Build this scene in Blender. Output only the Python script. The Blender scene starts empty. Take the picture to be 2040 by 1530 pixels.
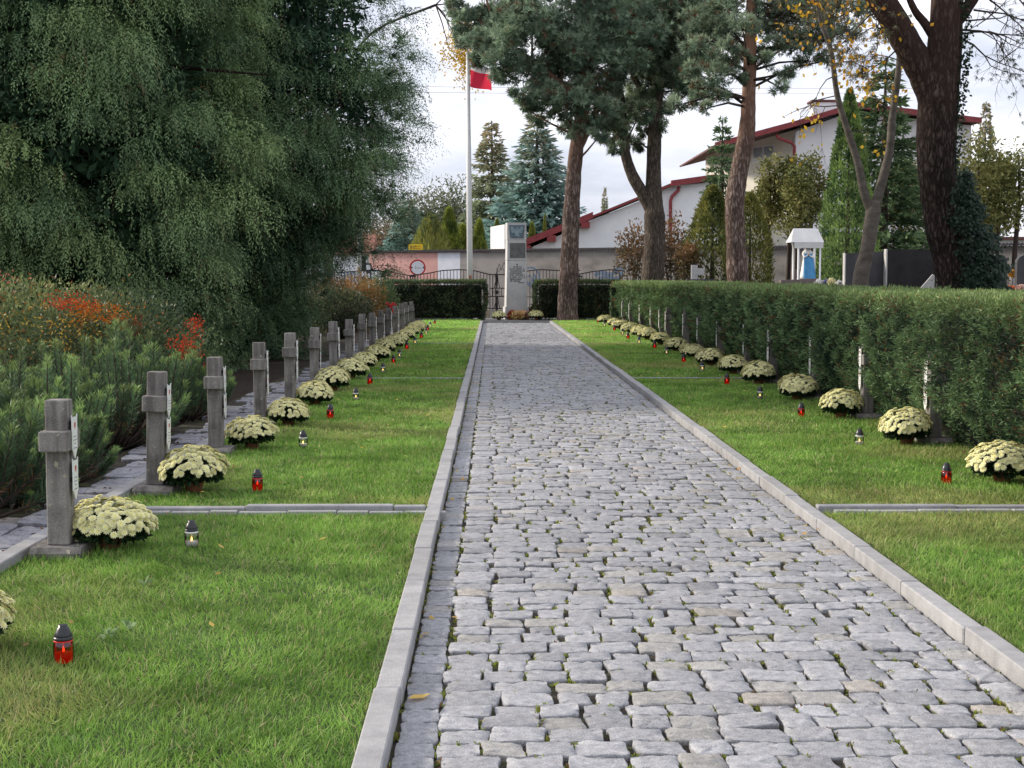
import bpy, math, random
import numpy as np
from mathutils import Vector, Matrix

rng = np.random.default_rng(11)
random.seed(11)
scene = bpy.context.scene
COL = scene.collection
PI = math.pi

# ------------------------------------------------------------------ camera
F_PX, IMG_W, IMG_H = 3000.0, 2040.0, 1530.0
CAM_H = 1.6
PITCH = math.atan(210.0 / F_PX)
YAW = math.atan(39.0 / F_PX)
cam_d = bpy.data.cameras.new("camera")
cam_d.sensor_width = 36.0
cam_d.lens = F_PX / IMG_W * 36.0
cam_d.clip_start = 0.1
cam_d.clip_end = 3000
cam = bpy.data.objects.new("camera", cam_d)
COL.objects.link(cam)
cam.location = (0, 0, CAM_H)
cam.rotation_euler = (PI / 2 - PITCH, 0, -YAW)
scene.camera = cam
_R = cam.rotation_euler.to_matrix()


def at(u, v, Y):
    """World point at distance Y seen at photo pixel (u, v) - used to survey where things stand."""
    d = _R @ Vector(((u - IMG_W / 2) / F_PX, -(v - IMG_H / 2) / F_PX, -1.0))
    k = Y / d.y
    return Vector((d.x * k, Y, CAM_H + d.z * k))


def gnd(u, v, z=0.05):
    d = _R @ Vector(((u - IMG_W / 2) / F_PX, -(v - IMG_H / 2) / F_PX, -1.0))
    k = (z - CAM_H) / d.z
    return Vector((d.x * k, d.y * k, z))


# ------------------------------------------------------------------ materials
MATS = {}


def new_mat(name):
    m = bpy.data.materials.new(name)
    m.use_nodes = True
    nt = m.node_tree
    nt.nodes.clear()
    out = nt.nodes.new("ShaderNodeOutputMaterial")
    return m, nt, out


def N(nt, kind, **kw):
    n = nt.nodes.new(kind)
    for k, v in kw.items():
        setattr(n, k, v)
    return n


def ramp(nt, stops, interp="LINEAR"):
    r = nt.nodes.new("ShaderNodeValToRGB")
    r.color_ramp.interpolation = interp
    els = r.color_ramp.elements
    while len(els) < len(stops):
        els.new(0.5)
    for e, (p, c) in zip(els, stops):
        e.position = p
        e.color = (c[0], c[1], c[2], 1.0) if len(c) == 3 else c
    return r


def surf(name, c1, c2, scale=8.0, rough=0.8, bump=0.2, bump_scale=60.0, stretch=(1, 1, 1), detail=6.0,
         spec=0.3, attr=False, c3=None, fine=None, bump_dist=0.01, metallic=0.0):
    """Procedural surface: two or three colours mixed by noise, fine speckle, bump."""
    m, nt, out = new_mat(name)
    L = nt.links.new
    b = N(nt, "ShaderNodeBsdfPrincipled")
    b.inputs["Roughness"].default_value = rough
    b.inputs["Specular IOR Level"].default_value = spec
    b.inputs["Metallic"].default_value = metallic
    tc = N(nt, "ShaderNodeTexCoord")
    mp = N(nt, "ShaderNodeMapping")
    mp.inputs["Scale"].default_value = stretch
    L(tc.outputs["Object"], mp.inputs["Vector"])
    n1 = N(nt, "ShaderNodeTexNoise")
    n1.inputs["Scale"].default_value = scale
    n1.inputs["Detail"].default_value = detail
    n1.inputs["Roughness"].default_value = 0.62
    L(mp.outputs[0], n1.inputs["Vector"])
    st = [(0.32, c1), (0.68, c2)] if c3 is None else [(0.28, c1), (0.5, c2), (0.72, c3)]
    r = ramp(nt, st)
    L(n1.outputs["Fac"], r.inputs[0])
    col = r.outputs[0]
    n2 = N(nt, "ShaderNodeTexNoise")
    n2.inputs["Scale"].default_value = bump_scale
    n2.inputs["Detail"].default_value = 5.0
    L(mp.outputs[0], n2.inputs["Vector"])
    if fine is not None:
        r2 = ramp(nt, [(0.35, (fine[0],) * 3), (0.65, (fine[1],) * 3)])
        L(n2.outputs["Fac"], r2.inputs[0])
        mx = N(nt, "ShaderNodeMix", data_type="RGBA", blend_type="MULTIPLY")
        mx.inputs[0].default_value = 1.0
        L(col, mx.inputs[6]); L(r2.outputs[0], mx.inputs[7])
        col = mx.outputs[2]
    if attr:
        a = N(nt, "ShaderNodeAttribute", attribute_name="Col")
        mx = N(nt, "ShaderNodeMix", data_type="RGBA", blend_type="MULTIPLY")
        mx.inputs[0].default_value = 1.0
        L(col, mx.inputs[6]); L(a.outputs["Color"], mx.inputs[7])
        col = mx.outputs[2]
    L(col, b.inputs["Base Color"])
    if bump:
        bp = N(nt, "ShaderNodeBump")
        bp.inputs["Strength"].default_value = bump
        bp.inputs["Distance"].default_value = bump_dist
        L(n2.outputs["Fac"], bp.inputs["Height"])
        L(bp.outputs[0], b.inputs["Normal"])
    L(b.outputs[0], out.inputs[0])
    return m


def leaf_mat(name, tint=(1, 1, 1), trans=0.25, rough=0.55, spec=0.25, var=(0.72, 1.25)):
    """Leaf surface: colour comes from the mesh attribute, varied by noise."""
    m, nt, out = new_mat(name)
    L = nt.links.new
    a = N(nt, "ShaderNodeAttribute", attribute_name="Col")
    tc = N(nt, "ShaderNodeTexCoord")
    n1 = N(nt, "ShaderNodeTexNoise")
    n1.inputs["Scale"].default_value = 1.3
    n1.inputs["Detail"].default_value = 3.0
    L(tc.outputs["Object"], n1.inputs["Vector"])
    r = ramp(nt, [(0.3, tuple(var[0] * t for t in tint)), (0.7, tuple(var[1] * t for t in tint))])
    L(n1.outputs["Fac"], r.inputs[0])
    mx = N(nt, "ShaderNodeMix", data_type="RGBA", blend_type="MULTIPLY")
    mx.inputs[0].default_value = 1.0
    L(a.outputs["Color"], mx.inputs[6]); L(r.outputs[0], mx.inputs[7])
    b = N(nt, "ShaderNodeBsdfPrincipled")
    b.inputs["Roughness"].default_value = rough
    b.inputs["Specular IOR Level"].default_value = spec
    t = N(nt, "ShaderNodeBsdfTranslucent")
    L(mx.outputs[2], b.inputs["Base Color"]); L(mx.outputs[2], t.inputs["Color"])
    ms = N(nt, "ShaderNodeMixShader")
    ms.inputs[0].default_value = trans
    L(b.outputs[0], ms.inputs[1]); L(t.outputs[0], ms.inputs[2])
    L(ms.outputs[0], out.inputs[0])
    return m


def glass_mat(name, color, gloss=0.12):
    m, nt, out = new_mat(name)
    L = nt.links.new
    t = N(nt, "ShaderNodeBsdfTransparent")
    n1 = N(nt, "ShaderNodeTexNoise")
    n1.inputs["Scale"].default_value = 25.0
    r = ramp(nt, [(0.3, tuple(c * 0.9 for c in color)), (0.7, color)])
    L(n1.outputs["Fac"], r.inputs[0]); L(r.outputs[0], t.inputs["Color"])
    g = N(nt, "ShaderNodeBsdfGlossy")
    g.inputs["Roughness"].default_value = 0.06
    lw = N(nt, "ShaderNodeFresnel")
    lw.inputs["IOR"].default_value = 1.45
    ad = N(nt, "ShaderNodeMath", operation="ADD")
    ad.inputs[1].default_value = gloss
    L(lw.outputs[0], ad.inputs[0])
    ms = N(nt, "ShaderNodeMixShader")
    L(ad.outputs[0], ms.inputs[0]); L(t.outputs[0], ms.inputs[1]); L(g.outputs[0], ms.inputs[2])
    L(ms.outputs[0], out.inputs[0])
    return m


def emit_mat(name, color, strength):
    m, nt, out = new_mat(name)
    e = N(nt, "ShaderNodeEmission")
    n1 = N(nt, "ShaderNodeTexNoise")
    n1.inputs["Scale"].default_value = 40.0
    r = ramp(nt, [(0.3, tuple(c * 0.8 for c in color)), (0.7, color)])
    nt.links.new(n1.outputs["Fac"], r.inputs[0])
    nt.links.new(r.outputs[0], e.inputs["Color"])
    e.inputs["Strength"].default_value = strength
    nt.links.new(e.outputs[0], out.inputs[0])
    return m


def bark_mat(name, dark, light, sx=14.0, sz=3.0, bump=0.9, dist=0.03, moss=None):
    m, nt, out = new_mat(name)
    L = nt.links.new
    b = N(nt, "ShaderNodeBsdfPrincipled")
    b.inputs["Roughness"].default_value = 0.9
    b.inputs["Specular IOR Level"].default_value = 0.15
    tc = N(nt, "ShaderNodeTexCoord")
    mp = N(nt, "ShaderNodeMapping")
    mp.inputs["Scale"].default_value = (sx, sx, sz)
    L(tc.outputs["Object"], mp.inputs["Vector"])
    v = N(nt, "ShaderNodeTexVoronoi", feature="DISTANCE_TO_EDGE")
    v.inputs["Scale"].default_value = 1.0
    n0 = N(nt, "ShaderNodeTexNoise")
    n0.inputs["Scale"].default_value = 1.4
    n0.inputs["Detail"].default_value = 5.0
    L(mp.outputs[0], n0.inputs["Vector"])
    add = N(nt, "ShaderNodeVectorMath", operation="MULTIPLY_ADD")
    add.inputs[1].default_value = (2.0, 2.0, 2.0)
    L(n0.outputs["Color"], add.inputs[0]); L(mp.outputs[0], add.inputs[2])
    L(add.outputs[0], v.inputs["Vector"])
    r = ramp(nt, [(0.0, tuple(c * 0.45 for c in dark)), (0.12, dark), (0.45, light)])
    L(v.outputs["Distance"], r.inputs[0])
    n1 = N(nt, "ShaderNodeTexNoise")
    n1.inputs["Scale"].default_value = 1.1
    n1.inputs["Detail"].default_value = 6.0
    L(tc.outputs["Object"], n1.inputs["Vector"])
    r2 = ramp(nt, [(0.35, (0.7, 0.7, 0.7)), (0.65, (1.25, 1.2, 1.15))])
    L(n1.outputs["Fac"], r2.inputs[0])
    mx = N(nt, "ShaderNodeMix", data_type="RGBA", blend_type="MULTIPLY")
    mx.inputs[0].default_value = 1.0
    L(r.outputs[0], mx.inputs[6]); L(r2.outputs[0], mx.inputs[7])
    col = mx.outputs[2]
    if moss:
        # colour drifts towards a second tone higher up the stem
        sp = N(nt, "ShaderNodeSeparateXYZ")
        L(tc.outputs["Object"], sp.inputs[0])
        mr = N(nt, "ShaderNodeMapRange")
        mr.inputs["From Min"].default_value = moss[1]
        mr.inputs["From Max"].default_value = moss[2]
        L(sp.outputs["Z"], mr.inputs["Value"])
        m2 = N(nt, "ShaderNodeMix", data_type="RGBA")
        m2.inputs[7].default_value = (*moss[0], 1)
        mu = N(nt, "ShaderNodeMath", operation="MULTIPLY")
        mu.inputs[1].default_value = 0.75
        L(mr.outputs[0], mu.inputs[0]); L(mu.outputs[0], m2.inputs[0])
        L(col, m2.inputs[6])
        col = m2.outputs[2]
    L(col, b.inputs["Base Color"])
    bp = N(nt, "ShaderNodeBump")
    bp.inputs["Strength"].default_value = bump
    bp.inputs["Distance"].default_value = dist
    L(v.outputs["Distance"], bp.inputs["Height"])
    L(bp.outputs[0], b.inputs["Normal"])
    L(b.outputs[0], out.inputs[0])
    return m


M = {}
M["stone_sett"] = surf("granite_sett", (0.255, 0.256, 0.262), (0.415, 0.416, 0.422), 26, 0.8, 0.5, 170, attr=True, fine=(0.72, 1.22), bump_dist=0.006)
M["kerb"] = surf("granite_kerb", (0.27, 0.266, 0.266), (0.39, 0.385, 0.38), 7, 0.85, 0.35, 220, attr=True, fine=(0.8, 1.18), bump_dist=0.004)
M["slate"] = surf("grey_paving", (0.2, 0.2, 0.22), (0.36, 0.36, 0.38), 9, 0.8, 0.5, 60, attr=True, fine=(0.75, 1.2))
M["concrete"] = surf("old_concrete", (0.12, 0.11, 0.105), (0.20, 0.188, 0.18), 5.5, 0.95, 0.6, 150, c3=(0.25, 0.235, 0.215), fine=(0.78, 1.2), bump_dist=0.005)


def weather(m):
    """Rain streaks, lichen spots and a tone of its own for every stone."""
    nt = m.node_tree
    L = nt.links.new
    b = [n for n in nt.nodes if n.type == "BSDF_PRINCIPLED"][0]
    src = b.inputs["Base Color"].links[0].from_socket
    oi = N(nt, "ShaderNodeObjectInfo")
    mr = N(nt, "ShaderNodeMapRange")
    mr.inputs["To Min"].default_value = 0.86
    mr.inputs["To Max"].default_value = 1.36
    L(oi.outputs["Random"], mr.inputs["Value"])
    tc = N(nt, "ShaderNodeTexCoord")
    ad = N(nt, "ShaderNodeVectorMath", operation="ADD")
    L(tc.outputs["Object"], ad.inputs[0]); L(oi.outputs["Random"], ad.inputs[1])
    mp = N(nt, "ShaderNodeMapping")
    mp.inputs["Scale"].default_value = (22, 22, 2.2)
    L(ad.outputs[0], mp.inputs["Vector"])
    st = N(nt, "ShaderNodeTexNoise")
    st.inputs["Scale"].default_value = 1.0
    st.inputs["Detail"].default_value = 4
    L(mp.outputs[0], st.inputs["Vector"])
    r = ramp(nt, [(0.36, (0.62, 0.6, 0.58)), (0.6, (1.05, 1.04, 1.02))])
    L(st.outputs["Fac"], r.inputs[0])
    m1 = N(nt, "ShaderNodeMix", data_type="RGBA", blend_type="MULTIPLY")
    m1.inputs[0].default_value = 1.0
    L(src, m1.inputs[6]); L(r.outputs[0], m1.inputs[7])
    m2 = N(nt, "ShaderNodeMix", data_type="RGBA", blend_type="MULTIPLY")
    m2.inputs[0].default_value = 1.0
    L(m1.outputs[2], m2.inputs[6]); L(mr.outputs[0], m2.inputs[7])
    li = N(nt, "ShaderNodeTexNoise")
    li.inputs["Scale"].default_value = 26
    li.inputs["Detail"].default_value = 3
    L(ad.outputs[0], li.inputs["Vector"])
    r3 = ramp(nt, [(0.66, (0, 0, 0)), (0.70, (1, 1, 1))])
    L(li.outputs["Fac"], r3.inputs[0])
    m3 = N(nt, "ShaderNodeMix", data_type="RGBA")
    m3.inputs[7].default_value = (0.36, 0.34, 0.25, 1)
    L(r3.outputs[0], m3.inputs[0]); L(m2.outputs[2], m3.inputs[6])
    L(m3.outputs[2], b.inputs["Base Color"])


weather(M["concrete"])
M["monument"] = surf("monument_stone", (0.46, 0.46, 0.46), (0.58, 0.575, 0.565), 3, 0.85, 0.25, 90, fine=(0.9, 1.1))
M["bronze"] = surf("blue_bronze", (0.08, 0.12, 0.16), (0.16, 0.22, 0.27), 9, 0.5, 0.4, 30, spec=0.5)
M["dark_slab"] = surf("dark_slab", (0.10, 0.10, 0.10), (0.17, 0.17, 0.165), 6, 0.6, 0.2, 60)
M["lettering"] = surf("dark_lettering", (0.03, 0.03, 0.03), (0.06, 0.06, 0.06), 20, 0.6, 0.0)
M["soft_lettering"] = surf("faded_lettering", (0.28, 0.28, 0.29), (0.4, 0.4, 0.41), 20, 0.6, 0.0)
M["plaque"] = surf("white_enamel", (0.78, 0.78, 0.76), (0.86, 0.86, 0.84), 12, 0.35, 0.05, 60, spec=0.5)
M["red_enamel"] = surf("red_enamel", (0.42, 0.02, 0.02), (0.6, 0.04, 0.04), 18, 0.4, 0.0)
M["soil"] = surf("joint_soil", (0.022, 0.018, 0.014), (0.055, 0.046, 0.036), 9, 0.95, 0.8, 120, c3=(0.075, 0.095, 0.022), fine=(0.6, 1.3))
M["mulch"] = surf("brown_mulch", (0.016, 0.012, 0.009), (0.06, 0.04, 0.028), 18, 0.95, 0.9, 70, fine=(0.5, 1.4), bump_dist=0.03)
M["lawn"] = surf("lawn_soil", (0.035, 0.06, 0.014), (0.07, 0.12, 0.028), 3.0, 0.95, 0.8, 60, fine=(0.6, 1.3), bump_dist=0.03)
M["ground"] = surf("far_ground", (0.05, 0.06, 0.03), (0.11, 0.10, 0.06), 0.6, 0.95, 0.6, 12, fine=(0.7, 1.3))
M["asphalt"] = surf("asphalt", (0.045, 0.045, 0.047), (0.075, 0.075, 0.076), 1.2, 0.9, 0.4, 80, fine=(0.8, 1.2))
M["grass"] = leaf_mat("grass_blade", (1.78, 1.83, 1.72), 0.3, 0.5, 0.2)
M["yew"] = leaf_mat("yew_needles", (2.05, 2.2, 1.95), 0.28, 0.6, 0.15)
M["pine"] = leaf_mat("pine_needles", (1.6, 1.6, 1.6), 0.3, 0.5, 0.22)
M["leaf"] = leaf_mat("broad_leaf", (1.25, 1.25, 1.25), 0.35, 0.5, 0.25)
M["petal"] = leaf_mat("petal", (1, 1, 1), 0.12, 0.7, 0.1, (0.98, 1.03))
M["hedge"] = leaf_mat("hedge_needles", (1.6, 1.6, 1.6), 0.22, 0.5, 0.22)
M["hedge_core"] = surf("hedge_inside", (0.008, 0.009, 0.006), (0.025, 0.022, 0.014), 12, 0.95, 0.8, 60)
M["terracotta"] = surf("terracotta", (0.30, 0.10, 0.06), (0.42, 0.17, 0.10), 12, 0.85, 0.2, 80)
M["black_plastic"] = surf("black_plastic", (0.012, 0.013, 0.016), (0.03, 0.033, 0.04), 14, 0.32, 0.05, 60, spec=0.5)
M["red_glass"] = glass_mat("red_glass", (0.60, 0.02, 0.02), 0.05)
M["clear_glass"] = glass_mat("clear_glass", (0.96, 0.965, 0.97), 0.03)
M["wax"] = surf("white_wax", (0.78, 0.77, 0.74), (0.88, 0.87, 0.85), 12, 0.5, 0.0, spec=0.3)
M["red_wax"] = surf("red_wax", (0.75, 0.02, 0.015), (0.9, 0.05, 0.04), 12, 0.5, 0.0)
M["flame"] = emit_mat("candle_flame", (1.0, 0.5, 0.12), 9.0)
M["red_glow"] = emit_mat("lit_red_wax", (0.85, 0.012, 0.012), 0.55)
M["bark_pine"] = bark_mat("pine_bark", (0.12, 0.085, 0.072), (0.33, 0.265, 0.24), 11, 2.6, moss=((0.33, 0.175, 0.115), 5.2, 9.0))
M["bark_grey"] = bark_mat("grey_bark", (0.085, 0.07, 0.058), (0.21, 0.175, 0.145), 17, 3.0)
M["bark_dark"] = bark_mat("dark_bark", (0.024, 0.017, 0.015), (0.10, 0.076, 0.068), 12, 3.2, 1.0, 0.05, moss=((0.085, 0.048, 0.036), 4.0, 9.0))
M["bark_smooth"] = surf("smooth_bark", (0.075, 0.063, 0.052), (0.165, 0.145, 0.122), 3.0, 0.85, 0.4, 30, stretch=(1, 1, 2.2), fine=(0.8, 1.15), bump_dist=0.01)
M["twig"] = surf("twig", (0.03, 0.022, 0.018), (0.075, 0.055, 0.045), 20, 0.9, 0.3, 60)
M["white_paint"] = surf("white_paint", (0.74, 0.74, 0.74), (0.82, 0.82, 0.82), 4, 0.4, 0.1, 30, spec=0.4)
M["flag_white"] = leaf_mat("white_cloth", (0.85, 0.85, 0.85), 0.5, 0.8, 0.1, (0.95, 1.05))
M["flag_red"] = leaf_mat("red_cloth", (0.78, 0.05, 0.10), 0.5, 0.8, 0.1, (0.92, 1.05))
M["render_white"] = surf("white_render", (0.76, 0.77, 0.79), (0.86, 0.86, 0.87), 0.9, 0.9, 0.25, 40, fine=(0.95, 1.05))
M["render_sunlit"] = surf("sunlit_render", (0.70, 0.66, 0.56), (0.8, 0.77, 0.68), 0.9, 0.9, 0.25, 40)  # white render with the sun's warmth put into its colour
M["red_fascia"] = surf("red_fascia", (0.20, 0.035, 0.038), (0.29, 0.055, 0.058), 3, 0.5, 0.1, 30)
M["roof_tile"] = surf("roof_tile", (0.10, 0.05, 0.045), (0.18, 0.08, 0.07), 5, 0.8, 0.5, 20)
M["wall_pink"] = surf("pink_plaster", (0.52, 0.285, 0.25), (0.62, 0.36, 0.32), 1.1, 0.9, 0.3, 30, fine=(0.93, 1.07))
M["wall_white"] = surf("whitewash", (0.60, 0.63, 0.69), (0.72, 0.74, 0.80), 1.5, 0.9, 0.3, 30)
M["wall_grey"] = surf("grey_plaster", (0.17, 0.155, 0.145), (0.31, 0.285, 0.265), 0.55, 0.95, 0.5, 25, c3=(0.37, 0.345, 0.325), fine=(0.85, 1.12), stretch=(1, 1, 1.8))
M["coping"] = surf("dark_coping", (0.03, 0.025, 0.025), (0.075, 0.06, 0.055), 6, 0.8, 0.4, 30)
M["iron"] = surf("wrought_iron", (0.012, 0.011, 0.012), (0.035, 0.03, 0.03), 15, 0.6, 0.2, 60)
M["graffiti"] = surf("blue_graffiti", (0.10, 0.14, 0.20), (0.19, 0.24, 0.31), 5, 0.9, 0.0)
M["graffiti_dark"] = surf("dark_graffiti", (0.05, 0.05, 0.055), (0.09, 0.09, 0.095), 5, 0.9, 0.0)
M["plinth"] = surf("sand_plinth", (0.33, 0.27, 0.19), (0.45, 0.38, 0.28), 4, 0.9, 0.4, 40)
M["sign_white"] = surf("sign_white", (0.72, 0.73, 0.76), (0.78, 0.79, 0.82), 5, 0.4, 0.0)
M["sign_yellow"] = surf("sign_yellow", (0.72, 0.46, 0.02), (0.8, 0.53, 0.03), 5, 0.5, 0.0)
M["black_granite"] = surf("black_granite", (0.018, 0.016, 0.017), (0.036, 0.033, 0.034), 2.5, 0.6, 0.05, 80, spec=0.2)
M["grey_granite"] = surf("grey_granite", (0.05, 0.05, 0.056), (0.09, 0.088, 0.095), 3, 0.55, 0.05, 80, spec=0.25)
M["light_granite"] = surf("light_granite", (0.42, 0.41, 0.40), (0.55, 0.54, 0.53), 14, 0.6, 0.1, 80)
M["brown_granite"] = surf("brown_granite", (0.14, 0.105, 0.10), (0.22, 0.17, 0.16), 10, 0.5, 0.1, 80)
M["statue_white"] = surf("painted_white", (0.74, 0.74, 0.75), (0.82, 0.82, 0.82), 9, 0.5, 0.1, 30)
M["statue_blue"] = surf("painted_blue", (0.06, 0.27, 0.55), (0.11, 0.36, 0.66), 6, 0.5, 0.15, 30)
M["skin"] = surf("painted_skin", (0.55, 0.38, 0.30), (0.64, 0.46, 0.37), 9, 0.6, 0.0)
M["awning"] = surf("pale_sheet", (0.62, 0.61, 0.60), (0.74, 0.73, 0.71), 4, 0.6, 0.1, 30)
M["window_glass"] = surf("window_glass", (0.25, 0.29, 0.34), (0.42, 0.46, 0.52), 1.5, 0.12, 0.0, spec=0.6)
M["concrete_pole"] = surf("concrete_pole", (0.42, 0.41, 0.39), (0.56, 0.55, 0.53), 4, 0.9, 0.3, 40)
M["brick_red"] = surf("brick_red", (0.30, 0.12, 0.09), (0.42, 0.19, 0.14), 5, 0.9, 0.4, 40)
M["ribbon"] = surf("red_ribbon", (0.55, 0.02, 0.03), (0.7, 0.04, 0.05), 20, 0.6, 0.1, 40)


# ------------------------------------------------------------------ mesh helpers
def vnoise(P, scale=1.0, seed=0.0):
    """Smooth value noise in 0..1 at points P (n,3)."""
    Q = np.asarray(P, float) * scale + 37.13 * (seed + 1)
    I = np.floor(Q).astype(np.int64)
    f = Q - I
    f = f * f * (3 - 2 * f)

    def h(i, j, k):
        x = (I[:, 0] + i) * 127.1 + (I[:, 1] + j) * 311.7 + (I[:, 2] + k) * 74.7
        s = np.sin(x) * 43758.5453
        return s - np.floor(s)

    r = 0
    for i in (0, 1):
        wx = f[:, 0] if i else 1 - f[:, 0]
        for j in (0, 1):
            wy = f[:, 1] if j else 1 - f[:, 1]
            for k in (0, 1):
                wz = f[:, 2] if k else 1 - f[:, 2]
                r = r + wx * wy * wz * h(i, j, k)
    return r


def fnoise(P, scale, seed=0.0):
    return 0.55 * vnoise(P, scale, seed) + 0.3 * vnoise(P, scale * 2.1, seed + 3) + 0.15 * vnoise(P, scale * 4.3, seed + 7)


def np_mesh(name, V, F, col=None, mat=None, smooth=False):
    V = np.asarray(V, np.float32)
    F = np.asarray(F, np.int32)
    me = bpy.data.meshes.new(name)
    k = F.shape[1]
    me.vertices.add(len(V))
    me.vertices.foreach_set("co", V.ravel())
    me.loops.add(F.size)
    me.loops.foreach_set("vertex_index", F.ravel())
    me.polygons.add(len(F))
    me.polygons.foreach_set("loop_start", np.arange(len(F), dtype=np.int32) * k)
    me.polygons.foreach_set("loop_total", np.full(len(F), k, dtype=np.int32))
    if smooth:
        me.polygons.foreach_set("use_smooth", np.ones(len(F), dtype=bool))
    me.update(calc_edges=True)
    if col is not None:
        a = me.color_attributes.new("Col", "FLOAT_COLOR", "POINT")
        c = np.ones((len(V), 4), np.float32)
        c[:, :3] = col
        a.data.foreach_set("color", c.ravel())
    if mat:
        me.materials.append(mat)
    return me


class MB:
    """Collects simple shapes into one mesh."""

    def __init__(self):
        self.v, self.f, self.c = [], [], []
        self.col = (1, 1, 1)

    def add(self, vs, fs):
        b = len(self.v)
        self.v += [tuple(p) for p in vs]
        self.c += [self.col] * len(vs)
        self.f += [tuple(i + b for i in q) for q in fs]
        return self

    def box(self, x0, x1, y0, y1, z0, z1, bev=0.0, rot=None):
        if bev <= 0:
            vs = [(x, y, z) for z in (z0, z1) for y in (y0, y1) for x in (x0, x1)]
            fs = [(0, 2, 3, 1), (4, 5, 7, 6), (0, 1, 5, 4), (2, 6, 7, 3), (0, 4, 6, 2), (1, 3, 7, 5)]
        else:
            b = bev
            rings = [(z0, b), (z0 + b, 0), (z1 - b, 0), (z1, b)]
            vs, fs = [], []
            for z, i in rings:
                e = b if i == 0 else b * 1.0
                if i == 0:
                    p = [(x0 + b, y0), (x1 - b, y0), (x1, y0 + b), (x1, y1 - b), (x1 - b, y1), (x0 + b, y1), (x0, y1 - b), (x0, y0 + b)]
                else:
                    q = b * 1.3
                    p = [(x0 + q, y0 + i), (x1 - q, y0 + i), (x1 - i, y0 + q), (x1 - i, y1 - q), (x1 - q, y1 - i), (x0 + q, y1 - i), (x0 + i, y1 - q), (x0 + i, y0 + q)]
                vs += [(a, c, z) for a, c in p]
            for r in range(3):
                for i in range(8):
                    j = (i + 1) % 8
                    fs.append((r * 8 + i, r * 8 + j, r * 8 + 8 + j, r * 8 + 8 + i))
            fs.append(tuple(range(7, -1, -1)))
            fs.append(tuple(range(24, 32)))
        if rot is not None:
            vs = [tuple(rot @ Vector(p)) for p in vs]
        return self.add(vs, fs)

    def lathe(self, prof, n=16, origin=(0, 0, 0), cap=True):
        vs, fs = [], []
        for r, z in prof:
            for i in range(n):
                a = 2 * PI * i / n
                vs.append((origin[0] + r * math.cos(a), origin[1] + r * math.sin(a), origin[2] + z))
        for k in range(len(prof) - 1):
            for i in range(n):
                j = (i + 1) % n
                fs.append((k * n + i, k * n + j, k * n + n + j, k * n + n + i))
        if cap:
            fs.append(tuple(range(n - 1, -1, -1)))
            fs.append(tuple(range((len(prof) - 1) * n, len(prof) * n)))
        return self.add(vs, fs)

    def tube(self, pts, rad, n=8, cap=True):
        pts = [Vector(p) for p in pts]
        if not hasattr(rad, "__len__"):
            rad = [rad] * len(pts)
        vs, fs = [], []
        prev = None
        for i, p in enumerate(pts):
            t = (pts[min(i + 1, len(pts) - 1)] - pts[max(i - 1, 0)]).normalized()
            if prev is None:
                prev = t.orthogonal().normalized()
            a = (prev - t * prev.dot(t))
            a = a.normalized() if a.length > 1e-6 else t.orthogonal().normalized()
            prev = a
            b = t.cross(a)
            for k in range(n):
                an = 2 * PI * k / n
                vs.append(p + (a * math.cos(an) + b * math.sin(an)) * rad[i])
        for i in range(len(pts) - 1):
            for k in range(n):
                j = (k + 1) % n
                fs.append((i * n + k, i * n + j, i * n + n + j, i * n + n + k))
        if cap:
            fs.append(tuple(range(n - 1, -1, -1)))
            fs.append(tuple(range((len(pts) - 1) * n, len(pts) * n)))
        return self.add(vs, fs)

    def prism(self, poly, axis, d0, d1):
        """poly: 2-D outline; axis 'y': (x,z) extruded in y; 'x': (y,z) in x; 'z': (x,y) in z."""
        def p3(a, b, d):
            return (a, d, b) if axis == "y" else (d, a, b) if axis == "x" else (a, b, d)
        n = len(poly)
        vs = [p3(a, b, d0) for a, b in poly] + [p3(a, b, d1) for a, b in poly]
        fs = [tuple(range(n)), tuple(range(2 * n - 1, n - 1, -1))]
        for i in range(n):
            j = (i + 1) % n
            fs.append((j, i, n + i, n + j))
        return self.add(vs, fs)

    def mesh(self, name, mat, smooth=False, recalc=True):
        me = bpy.data.meshes.new(name)
        me.from_pydata(self.v, [], self.f)
        if recalc:
            import bmesh
            bm = bmesh.new(); bm.from_mesh(me)
            bmesh.ops.recalc_face_normals(bm, faces=bm.faces)
            bm.to_mesh(me); bm.free()
        a = me.color_attributes.new("Col", "FLOAT_COLOR", "POINT")
        a.data.foreach_set("color", np.array([(c[0], c[1], c[2], 1.0) for c in self.c], np.float32).ravel())
        me.materials.append(mat)
        if smooth:
            me.polygons.foreach_set("use_smooth", np.ones(len(me.polygons), dtype=bool))
        me.update()
        return me


def obj(name, me, parent=None, loc=None, rz=None, label=None, cat=None, group=None, kind=None):
    o = bpy.data.objects.new(name, me)
    COL.objects.link(o)
    if parent is not None:
        o.parent = parent
    if loc is not None:
        o.location = loc
    if rz is not None:
        o.rotation_euler = (0, 0, rz)
    if label:
        o["label"] = label
    if cat:
        o["category"] = cat
    if group:
        o["group"] = group
    if kind:
        o["kind"] = kind
    return o


def thing(name, label, cat, loc=(0, 0, 0), rz=0.0, group=None):
    return obj(name, None, None, loc, rz, label, cat, group)


def copy_thing(root, loc, rz, label, scale=1.0, name=None):
    r = root.copy(); COL.objects.link(r)
    r.location = loc; r.rotation_euler = (0, 0, rz); r["label"] = label
    r.scale = (scale,) * 3 if not hasattr(scale, "__len__") else scale
    for ch in list(root.children):
        c = ch.copy(); COL.objects.link(c); c.parent = r
        for g in list(ch.children):
            d = g.copy(); COL.objects.link(d); d.parent = c
    return r


def structure(name, me, loc=None):
    return obj(name, me, loc=loc, kind="structure")


def norm(A):
    return A / np.maximum(np.linalg.norm(A, axis=1, keepdims=True), 1e-9)


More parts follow.
